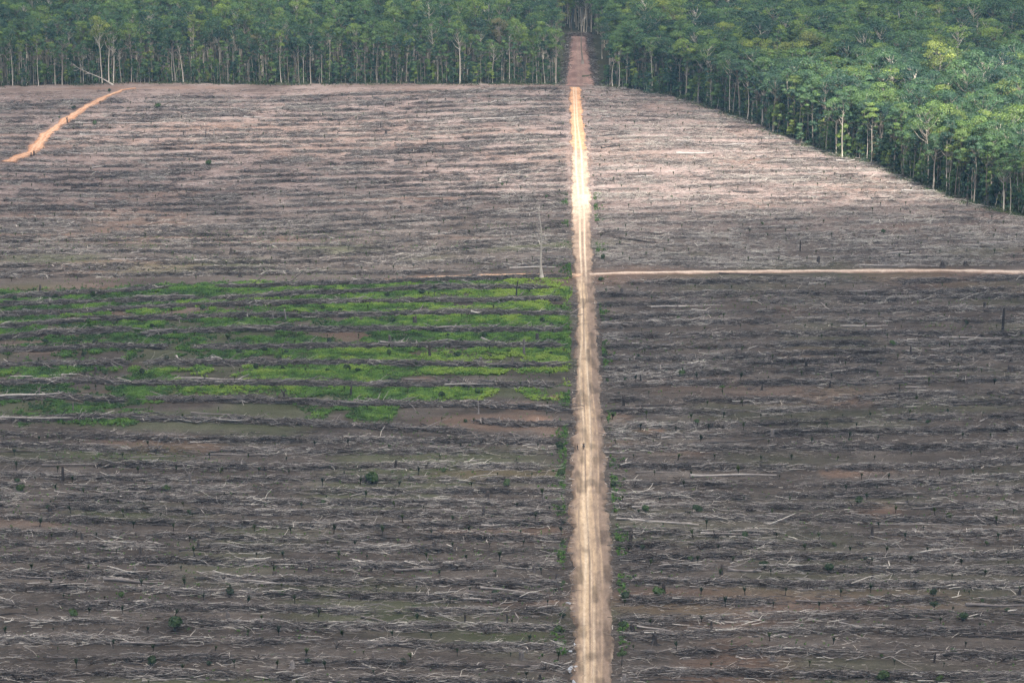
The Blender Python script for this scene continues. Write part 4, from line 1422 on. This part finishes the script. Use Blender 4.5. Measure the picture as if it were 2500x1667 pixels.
ng.interface.new_socket('Geometry', in_out='INPUT', socket_type='NodeSocketGeometry')
ng.interface.new_socket('Geometry', in_out='OUTPUT', socket_type='NodeSocketGeometry')
gi, go = ng.nodes.new('NodeGroupInput'), ng.nodes.new('NodeGroupOutput')
join = ng.nodes.new('GeometryNodeJoinGeometry')


def named(nm, tp):
    n_ = ng.nodes.new('GeometryNodeInputNamedAttribute')
    n_.data_type = tp
    n_.inputs['Name'].default_value = nm
    return n_.outputs['Attribute']


ki, sz_, tn = named('kind_index', 'INT'), named('size', 'FLOAT_VECTOR'), named('turn', 'FLOAT')
cx_ = ng.nodes.new('ShaderNodeCombineXYZ')
ng.links.new(tn, cx_.inputs['Z'])
for i in range(len(TREES)):
    cmpn = ng.nodes.new('FunctionNodeCompare')
    cmpn.data_type = 'INT'
    cmpn.operation = 'EQUAL'
    ins = [s for s in cmpn.inputs if s.type == 'INT']
    ng.links.new(ki, ins[0])
    ins[1].default_value = i
    for part in (0, 1):
        if (i, part) not in first:
            continue
        oi = ng.nodes.new('GeometryNodeObjectInfo')
        oi.transform_space = 'ORIGINAL'
        oi.inputs['Object'].default_value = first[(i, part)]
        oi.inputs['As Instance'].default_value = True
        ip = ng.nodes.new('GeometryNodeInstanceOnPoints')
        ng.links.new(gi.outputs[0], ip.inputs['Points'])
        ng.links.new(cmpn.outputs[0], ip.inputs['Selection'])
        ng.links.new(oi.outputs['Geometry'], ip.inputs['Instance'])
        ng.links.new(cx_.outputs[0], ip.inputs['Rotation'])
        ng.links.new(sz_, ip.inputs['Scale'])
        ng.links.new(ip.outputs[0], join.inputs[0])
ng.links.new(join.outputs[0], go.inputs[0])
md = forest.modifiers.new('scatter', 'NODES')
md.node_group = ng

# undergrowth along the forest edges
UG = MB()
for P, ntot in ((EDGE_L, 15000), (EDGE_R, 26000)):
    C = resample(P, .5)
    j = RG.integers(0, len(C), ntot)
    tg = np.gradient(C, axis=0)
    tg /= np.linalg.norm(tg, axis=1)[:, None]
    nr = np.stack([-tg[:, 1], tg[:, 0]], 1)
    d = RG.normal(1.2, 2.4, ntot)
    p = C[j] + nr[j] * d[:, None]
    lump = vnoise(p[:, 0], p[:, 1], 3.5, 501) * 1.3 + .25
    ok = (vnoise(p[:, 0], p[:, 1], 6, 502) > .35) & ~on_track(p[:, 0], p[:, 1], 1.0)
    h = RG.random(ntot) ** 1.4 * lump * np.clip(1.2 + .5 * d, .5, 2.6)
    c3 = np.stack([p[:, 0], p[:, 1], terr(p[:, 0], p[:, 1]) + h + .1], 1)[ok]
    v, q = leaves(c3, RG.normal(0, .6, c3.shape) + np.array([0, -.25, .8]), RG.uniform(.18, .38, len(c3)))
    tone = vnoise(c3[:, 0], c3[:, 1], 4, 503) * .7 + RG.random(len(c3)) * .25
    UG.add(v, q, np.repeat(tone, 4))
tag(link('undergrowth', UG.mesh('undergrowth', M_UNDER)), 'low green and straw coloured undergrowth along the forest edge', None, None, 'stuff')


# ------------------------------------------------------------------ young palms
def palm_mesh(seed):
    rg = np.random.default_rng(seed)
    b = MB()
    v, q = tube([(0, 0, -.1), (.02, 0, .35), (.03, .02, .75)], [.10, .09, .07], 6)
    b.add(v, q, .2, 0)
    for k in range(11):
        a = k * 2.4 + rg.normal(0, .2)
        el = rg.uniform(1.2, 1.56)
        L = rg.uniform(.9, 1.45)
        p0 = np.array([.03, .02, rg.uniform(.5, .75)])
        ca, sa = math.cos(a), math.sin(a)
        mid = p0 + np.array([ca * math.cos(el), sa * math.cos(el), math.sin(el)]) * L * .55
        el2 = el - .35
        tip = mid + np.array([ca * math.cos(el2), sa * math.cos(el2), math.sin(el2)]) * L * .45
        w = np.array([-sa, ca, 0]) * .11
        vv = [p0, mid + w, tip, mid - w]
        b.add(vv, [(0, 1, 2, 3)], float(np.clip(rg.normal(.5, .2), 0, 1)), 1)
        for s_ in range(4):
            f = .35 + .16 * s_
            c0 = p0 + (mid - p0) * min(1, f * 1.4) if f < .7 else mid + (tip - mid) * (f - .7) * 3
            for sg in (-1, 1):
                e = c0 + np.array([-sa * sg * .22 + ca * .12, ca * sg * .22 + sa * .12, .06])
                b.add([c0, c0 + np.array([ca * .05, sa * .05, .03]), e, c0 - np.array([ca * .03, sa * .03, 0])], [(0, 1, 2, 3)], .5, 1)
    return b.mesh('young_palm', [M_STEM, M_PALM])


PALMS = [palm_mesh(1000 + i) for i in range(6)]
cand = []
for zone, rows in (('LL', LL_ROWS), ('RL', RL_ROWS), ('LU', LU_ROWS), ('RU', RU_ROWS)):
    rr = sorted(rows)
    for k in range(len(rr) - 1):
        ymid = (rr[k] + rr[k + 1]) / 2
        half = .2083 * (ymid * CP + CAMH * SP)
        x = (float(road_l(ymid)) - 3.2 - 4.4 * (k % 2)) if zone[0] == 'L' else (float(road_r(ymid)) + 3.0 + 4.4 * (k % 2))
        i = 0
        while -half - 1 < x < half + 1:
            if random.random() < .72:
                xx, yy = x + random.gauss(0, 1.0), ymid + float(row_wave(zone, x, k)) * .8 + random.gauss(0, .8)
                if zone_ok(zone, np.array([xx]), np.array([yy]))[0] and not on_track(np.array([xx]), np.array([yy]), .6)[0]:
                    cand.append((zone, k, xx, yy))
            x += -8.8 if zone[0] == 'L' else 8.8
for yk in np.arange(float(_gb[:, 1].min()) + 10, YC - 4, 8.2):          # inside the green patch
    x = float(road_l(yk)) - 5
    while x > -.2083 * (yk * CP + CAMH * SP):
        if random.random() < .6:
            cand.append(('G', 0, x + random.gauss(0, .8), yk + random.gauss(0, .8)))
        x -= 8.8
cand.sort(key=lambda c: c[3])
cnt = {}
rest = []
n_ind = 0
for zone, k, x, y in cand:
    if zone in ('LL', 'RL') and n_ind < 296 and abs(x) < .2083 * (y * CP + CAMH * SP) and g2px(x, y)[1] < 1667:
        o = link('young_palm', random.choice(PALMS), None, (x, y, float(terr(x, y))), (random.gauss(0, .10), random.gauss(0, .12), random.random() * 6.28), [(q_ := random.uniform(.5, 1.15)), q_, q_ * random.uniform(.8, 1.25)])
        tag(o, None, 'young palm', 'young palms planted in rows')
        cnt.setdefault((zone, k), []).append((abs(x - float(road_l(y) if zone == 'LL' else road_r(y))), o, y))
        n_ind += 1
    else:
        rest.append((x, y))
for zone, side_ in (('LL', 'left'), ('RL', 'right')):
    keys = sorted([kk for kk in cnt if kk[0] == zone], key=lambda kk: kk[1])
    for ri, kk in enumerate(keys):
        for i, (_, o, _y) in enumerate(sorted(cnt[kk], key=lambda t: t[0])):
            o['label'] = f"young palm, {ordn(i + 1)} from the road in the {ordn(ri + 1)} planting row from the bottom, {side_} field"
PB = MB()
arr = []
for m_ in PALMS:
    v = np.empty(len(m_.vertices) * 3, np.float32)
    m_.vertices.foreach_get('co', v)
    q = np.empty(len(m_.loops), np.int32)
    m_.loops.foreach_get('vertex_index', q)
    mi = np.empty(len(m_.polygons), np.int32)
    m_.polygons.foreach_get('material_index', mi)
    arr.append((v.reshape(-1, 3), q.reshape(-1, 4), mi))
for x, y in rest:
    if not in_frame(np.array([x]), np.array([y]), 2)[0]:
        continue
    v, q, mi = random.choice(arr)
    a, s = random.random() * 6.28, random.uniform(.4, .9)
    R = np.array([[math.cos(a), -math.sin(a), 0], [math.sin(a), math.cos(a), 0], [0, 0, 1]])
    PB.add(v @ R.T * s + np.array([x, y, float(terr(x, y))]), q, .5)
    PB.m[-1] = mi.copy()
tag(link('distant_palms', PB.mesh('distant_palms', [M_STEM, M_PALM])), 'many tiny dark young palms dotted over the farther fields', None, None, 'stuff')

label_registry()

bpy.context.view_layer.update()


def surf(x, y):
    z = -50.0
    for nm in ('dirt_road', 'ground'):
        hit, p, _n, _i = bpy.data.objects[nm].ray_cast(Vector((x, y, 60.0)), Vector((0, 0, -1)))
        if hit:
            z = max(z, p.z)
    return z


# ------------------------------------------------------------------ puddles in the roadside ditch
def puddle(u, v, wpx, hpx, label, seed):
    x, y = px2g(u, v)
    s = pscale(x, y)
    a, bb = wpx / s / 2, hpx / s / 2 / .38
    rg = np.random.default_rng(seed)
    n = 24
    an = np.arange(n) * 2 * math.pi / n
    rr = 1 + .28 * np.sin(an * 2 + seed) + .2 * np.sin(an * 3 + 2 * seed) + rg.normal(0, .07, n)
    z = max(surf(x, y), float(terr(x, y)) - .3) - .26
    rim = np.stack([np.cos(an) * a * rr, np.sin(an) * bb * rr, 0 * an], 1)
    low = rim * np.array([.85, .85, 1]) - np.array([0, 0, .2])
    v_ = np.vstack([rim, low, [[0, 0, 0]], [[0, 0, -.2]]])
    q = [(i, (i + 1) % n, n + (i + 1) % n, n + i) for i in range(n)]
    q += [(2 * n, i, (i + 1) % n, (i + 2) % n) for i in range(0, n, 2)]
    b = MB()
    b.add(v_, q)
    tag(link('puddle', b.mesh('puddle', M_WATER), None, (x, y, z + .30)), label, 'puddle', 'puddles in the roadside ditch')


m_, nt, out = new_mat('puddle_water')
p_ = principled(nt, out, (.42, .44, .47), .08, .9)  # whitish base colour paints in the bright sky reflected by the water
p_.inputs['IOR'].default_value = 1.33
nn = noise(nt, 2.0, 2)
bp = nt.nodes.new('ShaderNodeBump')
bp.inputs['Strength'].default_value = .02
nt.links.new(nn.outputs['Fac'], bp.inputs['Height'])
nt.links.new(bp.outputs[0], p_.inputs['Normal'])
M_WATER = m_
puddle(1390, 1468.5, 17, 5, 'pale reflecting puddle left of the road below the tan soil heap', 3)
puddle(1403, 1569, 4, 5, 'tiny bright puddle in the ditch, upper of the close pair left of the road', 4)
puddle(1393, 1585, 11, 3.5, 'flat narrow puddle in the ditch, lower of the close pair left of the road', 5)
puddle(1392, 1629, 12, 13, 'bright blue white puddle in the ditch near the road bottom', 6)
puddle(1405.5, 1627.5, 6, 5, 'small bright puddle just right of the blue white ditch puddle', 7)
puddle(1402.5, 1661, 8, 12, 'white puddle at the photo bottom beside the road', 8)

# ------------------------------------------------------------------ two people and a motorbike
M_SKIN = plain_mat('skin', (.22, .12, .08))
M_SHIRT = plain_mat('dark_jacket', (.035, .033, .045))
M_SHIRT2 = plain_mat('charcoal_shirt', (.045, .045, .042))
M_TROU = plain_mat('navy_trousers', (.032, .033, .048))
M_HAIR = plain_mat('black_hair', (.012, .01, .009))
M_SHOE = plain_mat('brown_boots', (.07, .035, .025))
M_YELLOW = plain_mat('yellow_scarf', (.55, .38, .06))


def person(name, J, loc, rotz, shirt, label):
    names = list(J)
    idx_ = {k_: i for i, k_ in enumerate(names)}
    E = [('pelvis', 'waist'), ('waist', 'chest'), ('chest', 'neck'), ('neck', 'head0'), ('head0', 'head1')]
    for s_ in 'LR':
        E += [('chest', 'sh' + s_), ('sh' + s_, 'el' + s_), ('el' + s_, 'wr' + s_), ('wr' + s_, 'pa' + s_), ('pelvis', 'hp' + s_), ('hp' + s_, 'kn' + s_), ('kn' + s_, 'an' + s_), ('an' + s_, 'to' + s_)]
    V = [list(J[k_][:3]) for k_ in names]
    R = [J[k_][3] for k_ in names]
    EE = [(idx_[a_], idx_[b_]) for a_, b_ in E]
    for s_ in 'LR':
        w, p = np.array(J['wr' + s_][:3]), np.array(J['pa' + s_][:3])
        d = (p - w) / (np.linalg.norm(p - w) + 1e-9)
        sd = np.cross(d, [0, 1, .2])
        sd /= np.linalg.norm(sd) + 1e-9
        nrm = np.cross(d, sd)
        for k_ in range(4):
            a_ = p + sd * (k_ - 1.5) * .024 + d * .02
            ln_f = (.062, .075, .07, .055)[k_]
            i0 = len(V)
            V += [list(a_), list(a_ + d * ln_f * .5 + nrm * .006), list(a_ + d * ln_f * .85 + nrm * .028)]
            R += [.0105, .0095, .008]
            EE += [(idx_['pa' + s_], i0), (i0, i0 + 1), (i0 + 1, i0 + 2)]
        i0 = len(V)
        V += [list(w + d * .03 + sd * .038), list(w + d * .075 + sd * .055 + nrm * .02)]
        R += [.012, .009]
        EE += [(idx_['wr' + s_], i0), (i0, i0 + 1)]
    me_ = bpy.data.meshes.new(name)
    me_.from_pydata(V, EE, [])
    o = bpy.data.objects.new(name, me_)
    COL.objects.link(o)
    o.modifiers.new('skin', 'SKIN')
    for i, sv in enumerate(me_.skin_vertices[0].data):
        sv.radius = (R[i], R[i])
        sv.use_root = (i == 0)
    ss = o.modifiers.new('sub', 'SUBSURF')
    ss.levels = ss.render_levels = 2
    bpy.context.view_layer.update()
    dg = bpy.context.evaluated_depsgraph_get()
    fin = bpy.data.meshes.new_from_object(o.evaluated_get(dg), depsgraph=dg)
    o.modifiers.clear()
    o.data = fin
    fin.name = name
    fin.materials.clear()
    for m__ in (M_SKIN, shirt, M_TROU, M_SHOE):
        fin.materials.append(m__)
    own = {'pelvis': 2, 'waist': 1, 'chest': 1, 'neck': 0, 'head0': 0, 'head1': 0}
    for s_ in 'LR':
        own.update({'sh' + s_: 1, 'el' + s_: 1, 'wr' + s_: 0, 'pa' + s_: 0, 'hp' + s_: 2, 'kn' + s_: 2, 'an' + s_: 3, 'to' + s_: 3})
    JJ = np.array([J[k_][:3] for k_ in names])
    JV = [own[k_] for k_ in names]
    for pl in fin.polygons:
        pl.use_smooth = True
        pl.material_index = JV[int(np.argmin(np.linalg.norm(JJ - np.array(pl.center), axis=1)))]
    o.location, o.rotation_euler = loc, (0, 0, rotz)
    tag(o, label, 'person')
    h0 = np.array(J['head1'][:3])
    hb = MB()
    nn_, mm_ = 12, 6
    vv = []
    for a_ in range(mm_):
        th = a_ / (mm_ - 1) * 1.45
        for b2 in range(nn_):
            f_ = b2 * 2 * math.pi / nn_
            vv.append(h0 + np.array([.098 * math.sin(th) * math.cos(f_), .112 * math.sin(th) * math.sin(f_) - .012, .098 * math.cos(th)]))
    hb.add(vv, [(a_ * nn_ + b2, a_ * nn_ + (b2 + 1) % nn_, (a_ + 1) * nn_ + (b2 + 1) % nn_, (a_ + 1) * nn_ + b2) for a_ in range(mm_ - 1) for b2 in range(nn_)])
    link('hair', hb.mesh('hair', M_HAIR, True), o)
    fb = MB()
    f0 = h0 + np.array([0, .10, -.02])
    for dx_ in (-.032, .032):
        v2, q2 = tube([f0 + np.array([dx_ - .012, -.004, .0]), f0 + np.array([dx_, .002, 0]), f0 + np.array([dx_ + .012, -.004, 0])], [.004, .008, .004], 6)
        fb.add(v2, q2)
    v2, q2 = tube([f0 + np.array([-.022, -.012, -.075]), f0 + np.array([0, -.002, -.075]), f0 + np.array([.022, -.012, -.075])], [.003, .006, .003], 6)
    fb.add(v2, q2)
    link('face', fb.mesh('face', M_HAIR, True), o)
    nb_ = MB()
    v2, q2 = tube([f0 + np.array([0, -.004, .012]), f0 + np.array([0, .012, -.02]), f0 + np.array([0, .016, -.036])], [.008, .012, .014], 6)
    nb_.add(v2, q2)
    for dx_ in (-.094, .094):
        v2, q2 = tube([h0 + np.array([dx_, .0, -.045]), h0 + np.array([dx_ * 1.06, -.006, -.015]), h0 + np.array([dx_, -.004, .01])], [.012, .017, .010], 6)
        nb_.add(v2, q2)
    link('nose_and_ears', nb_.mesh('nose_and_ears', M_SKIN, True), o)
    return o


walk = {'pelvis': (0, 0, .93, .125), 'waist': (0, .0, 1.08, .115), 'chest': (0, .01, 1.30, .135), 'neck': (0, .02, 1.47, .055), 'head0': (0, .035, 1.56, .075), 'head1': (0, .045, 1.63, .088),
        'shL': (-.18, .0, 1.40, .058), 'elL': (-.23, -.06, 1.13, .043), 'wrL': (-.22, .05, .90, .030), 'paL': (-.22, .09, .83, .034),
        'shR': (.18, .0, 1.40, .058), 'elR': (.23, .02, 1.13, .043), 'wrR': (.21, .16, .95, .030), 'paR': (.20, .21, .89, .034),
        'hpL': (-.09, 0, .88, .092), 'knL': (-.10, .20, .49, .062), 'anL': (-.10, .27, .09, .042), 'toL': (-.10, .42, .045, .042),
        'hpR': (.09, 0, .88, .092), 'knR': (.10, -.06, .48, .062), 'anR': (.10, -.25, .11, .042), 'toR': (.10, -.12, .045, .042)}
x, y = px2g(1410, 1102)
person('person', walk, (x, y, max(surf(x + .25, y), surf(x - .2, y)) - .015), math.radians(-70), M_SHIRT2, 'person in charcoal clothes walking at the left edge of the dirt road')
sit = {'pelvis': (0, -.18, .86, .125), 'waist': (0, -.15, 1.01, .115), 'chest': (0, -.08, 1.23, .135), 'neck': (0, -.02, 1.40, .055), 'head0': (0, .01, 1.49, .075), 'head1': (0, .02, 1.56, .088),
       'shL': (-.19, -.06, 1.33, .058), 'elL': (-.33, .10, 1.12, .043), 'wrL': (-.33, .34, 1.04, .030), 'paL': (-.33, .41, 1.03, .034),
       'shR': (.19, -.06, 1.33, .058), 'elR': (.33, .10, 1.12, .043), 'wrR': (.33, .34, 1.04, .030), 'paR': (.33, .41, 1.03, .034),
       'hpL': (-.12, -.15, .83, .095), 'knL': (-.24, .22, .70, .062), 'anL': (-.23, .02, .34, .042), 'toL': (-.24, .16, .30, .042),
       'hpR': (.12, -.15, .83, .095), 'knR': (.24, .22, .70, .062), 'anR': (.23, .02, .34, .042), 'toR': (.24, .16, .30, .042)}
x, y = px2g(1425, 1096.5)
zr = (surf(x, y + .62) + surf(x, y - .62)) / 2 + .01
rider = person('person', sit, (x, y, zr), math.radians(4), M_SHIRT, 'person in dark jacket riding a motorbike along the dirt road')
sb = MB()
v2, q2 = tube([(math.cos(a_) * .075, -.02 + math.sin(a_) * .075, 1.415 + .01 * math.sin(3 * a_)) for a_ in np.linspace(0, 6.28, 13)], .028, 6, False)
sb.add(v2, q2)
link('scarf', sb.mesh('scarf', M_YELLOW, True), rider)
M_TYRE, M_RED, M_METAL = plain_mat('muddy_tyre', (.13, .075, .05)), plain_mat('dark_bike_paint', (.05, .028, .028), .35, .5), plain_mat('bike_metal', (.35, .35, .36), .35, .6)
M_SEAT, M_LAMP = plain_mat('black_seat', (.015, .015, .016)), plain_mat('mirror_glass', (.8, .82, .85), .1, .8)
bike = tag(link('motorbike', None, None, (x, y, zr - .02), (0, 0, math.radians(4))), 'small dark motorbike with muddy tyres under its rider on the road', 'motorbike')


def ringm(c, R, r, n=22, k_=8):
    pts_ = [(c[0], c[1] + R * math.cos(a_), c[2] + R * math.sin(a_)) for a_ in np.linspace(0, 2 * math.pi, n + 1)]
    return tube(pts_, r, k_, False)


for yy_ in (.62, -.62):
    w_ = MB()
    v2, q2 = ringm((0, yy_, .30), .245, .05)
    w_.add(v2, q2)
    wheel = link('wheel', w_.mesh('wheel', M_TYRE, True), bike)
    rb = MB()
    v2, q2 = ringm((0, yy_, .30), .19, .014)
    rb.add(v2, q2)
    for k_ in range(8):
        a_ = k_ * math.pi / 4
        v2, q2 = tube([(0, yy_, .30), (0, yy_ + .19 * math.cos(a_), .30 + .19 * math.sin(a_))], .006, 4, False)
        rb.add(v2, q2)
    link('rim', rb.mesh('rim', M_METAL, True), wheel)


def part(name, mat, *tubes):
    b_ = MB()
    for pts_, rad_ in tubes:
        v3, q3 = tube(pts_, rad_, 8)
        b_.add(v3, q3)
    return link(name, b_.mesh(name, mat, True), bike)


part('frame', M_RED, ([(0, .40, .78), (0, .15, .52), (0, -.15, .48), (0, -.5, .66)], [.06, .09, .10, .05]), ([(-.05, -.62, .30), (-.05, -.1, .40)], .02), ([(.05, -.62, .30), (.05, -.1, .40)], .02))
part('engine', M_METAL, ([(-.14, .05, .38), (0, .05, .38), (.14, .05, .38)], [.07, .11, .07]))
part('fork', M_METAL, ([(-.07, .62, .30), (-.06, .45, .90)], .022), ([(.07, .62, .30), (.06, .45, .90)], .022))
part('handlebar', M_METAL, ([(-.36, .36, 1.0), (-.18, .42, .99), (0, .44, .95), (.18, .42, .99), (.36, .36, 1.0)], .016))
part('seat', M_SEAT, ([(0, .08, .76), (0, -.2, .755), (0, -.62, .80)], [.09, .12, .09]))
part('mudguard', M_RED, ([(0, -.45, .66), (0, -.66, .64), (0, -.86, .50)], [.07, .075, .06]))
part('headlight', M_LAMP, ([(0, .50, .90), (0, .60, .90)], [.09, .08]))
for sg in (-1, 1):
    part('mirror', M_LAMP, ([(sg * .30, .38, 1.02), (sg * .36, .36, 1.20)], .008), ([(sg * .36, .335, 1.22), (sg * .36, .365, 1.22)], [.06, .05]))

# ------------------------------------------------------------------ light, clouds, air, camera
EL, AZ = math.radians(60), math.radians(160)        # azimuth clockwise from +Y
S = np.array([math.cos(EL) * math.sin(AZ), math.cos(EL) * math.cos(AZ), math.sin(EL)])
sun = bpy.data.lights.new('sun', 'SUN')
sun.energy = 5.0
sun.angle = math.radians(.53)
sun.color = (1.0, .95, .88)
so = link('sun', sun, None, (0, 0, 900))
so.rotation_euler = Vector(-S).to_track_quat('-Z', 'Y').to_euler()
w = bpy.data.worlds.new('World')
SC.world = w
w.use_nodes = True
nt = w.node_tree
bg = nt.nodes['Background']
sky = nt.nodes.new('ShaderNodeTexSky')
sky.sky_type = 'NISHITA'
sky.sun_disc = False
sky.sun_elevation = EL
sky.sun_rotation = AZ
nt.links.new(sky.outputs[0], bg.inputs[0])
bg.inputs[1].default_value = .085

# a broken cloud deck, open over the right-hand field
CZ = 760.0
cgx, cgy = np.arange(-1000, 1150, 18.0), np.arange(-420, 1500, 18.0)
QX, QY = np.meshgrid(cgx, cgy, indexing='ij')
PX, PY = QX - S[0] / S[2] * CZ, QY - S[1] / S[2] * CZ       # where this bit of cloud drops its shade


def blob(cx0, cy0, rx, ry, a):
    q = np.sqrt(((PX - cx0) / rx) ** 2 + ((PY - cy0) / ry) ** 2)
    t = np.clip(1.25 - q, 0, 1)
    return a * t * t * (3 - 2 * t)


lit = np.maximum.reduce([blob(120, 865, 190, 118, 1.25), blob(260, 905, 230, 130, 1.5), blob(-45, 935, 200, 95, .62), blob(-60, 735, 170, 85, .68), blob(-110, 1130, 260, 130, .28), blob(22, 835, 16, 45, .5), blob(120, 1110, 160, 70, .25), blob(20, 560, 60, 160, .12)])
cn = vnoise(PX, PY, 120, 701) * .6 + vnoise(PX, PY, 48, 702) * .4
lit = np.clip(lit + (cn - .5) * .25, 0, 1)
T = .06 + .94 * lit + .06 * np.clip((640 - PY) / 120, 0, 1)                                          # share of the sun that gets through
thick = (1 - lit)
bump = vnoise(QX, QY, 60, 703) * 34 + vnoise(QX, QY, 140, 704) * 60
TOPZ, BOTZ = CZ + 6 + thick * (50 + bump), CZ - thick * (6 + bump * .25)
n0, n1 = QX.shape
ids = np.arange(n0 * n1).reshape(n0, n1)
face = np.stack([ids[:-1, :-1], ids[1:, :-1], ids[1:, 1:], ids[:-1, 1:]], -1).reshape(-1, 4)
tt = thick.reshape(-1)
keep = tt[face].max(axis=1) > .02
face = face[keep]
edges = {}
cb = MB()
allv = np.concatenate([np.stack([QX, QY, BOTZ], -1).reshape(-1, 3), np.stack([QX, QY, TOPZ], -1).reshape(-1, 3)])
nv = n0 * n1
allq = [face[:, ::-1], face + nv]
ec = {}
for f in face.tolist():
    for a_, b_ in zip(f, f[1:] + f[:1]):
        ec[(a_, b_)] = 1
rim = [(a_, b_, b_ + nv, a_ + nv) for (a_, b_) in ec if (b_, a_) not in ec]
allq.append(np.array(rim))
cb.add(allv, np.concatenate(allq), np.concatenate([np.sqrt(T).reshape(-1)] * 2))
m_, nt, out = new_mat('cloud_vapour')
tr, tl = nt.nodes.new('ShaderNodeBsdfTransparent'), nt.nodes.new('ShaderNodeBsdfTranslucent')
tl.inputs[0].default_value = (.86, .82, .77, 1)
mx = nt.nodes.new('ShaderNodeMixShader')
nt.links.new(attr(nt, 'tone').outputs['Fac'], mx.inputs[0])
nt.links.new(tl.outputs[0], mx.inputs[1])
nt.links.new(tr.outputs[0], mx.inputs[2])
nt.links.new(mx.outputs[0], out.inputs['Surface'])
tag(link('clouds', cb.mesh('clouds', m_, True)), 'broken white cloud deck over the land', None, None, 'structure')

# haze: one even box of air, ground inside, clouds outside
HX = 7400.0
hv = [(-HX, -5400, -9), (HX, -5400, -9), (HX, 9400, -9), (-HX, 9400, -9), (-HX, -5400, 190), (HX, -5400, 190), (HX, 9400, 190), (-HX, 9400, 190)]
hb = MB()
hb.add(hv, [(0, 3, 2, 1), (4, 5, 6, 7), (0, 1, 5, 4), (1, 2, 6, 5), (2, 3, 7, 6), (3, 0, 4, 7)])
m_, nt, out = new_mat('haze_air')
pv = nt.nodes.new('ShaderNodeVolumePrincipled')
pv.inputs['Color'].default_value = (.36, .66, 1.0, 1)
pv.inputs['Density'].default_value = .000075
pv.inputs['Anisotropy'].default_value = .2
nt.links.new(pv.outputs[0], out.inputs['Volume'])
tag(link('haze', hb.mesh('haze', m_)), 'thin blue haze in the air', None, None, 'stuff')

cam = bpy.data.cameras.new('camera')
cam.sensor_width = 36
cam.lens = 36 * F / 2500
cam.clip_start, cam.clip_end = 1, 30000
co = link('camera', cam, None, (0, 0, CAMH), (math.radians(90) - PITCH, 0, 0))
SC.camera = co

vs = SC.view_settings
vs.view_transform = 'Standard'
vs.look = 'None'
vs.gamma = 1
vs.use_curve_mapping = False
vs.exposure = .95
SC.render.engine = 'CYCLES'
cy = SC.cycles
cy.max_bounces = 6
cy.diffuse_bounces = 3
cy.glossy_bounces = 2
cy.transmission_bounces = 3
cy.transparent_max_bounces = 12
cy.volume_bounces = 1
cy.use_denoising = True
cy.denoiser = 'OPENIMAGEDENOISE'
cy.denoising_input_passes = 'RGB_ALBEDO_NORMAL'
cy.denoising_prefilter = 'NONE'
cy.sample_clamp_indirect = 4
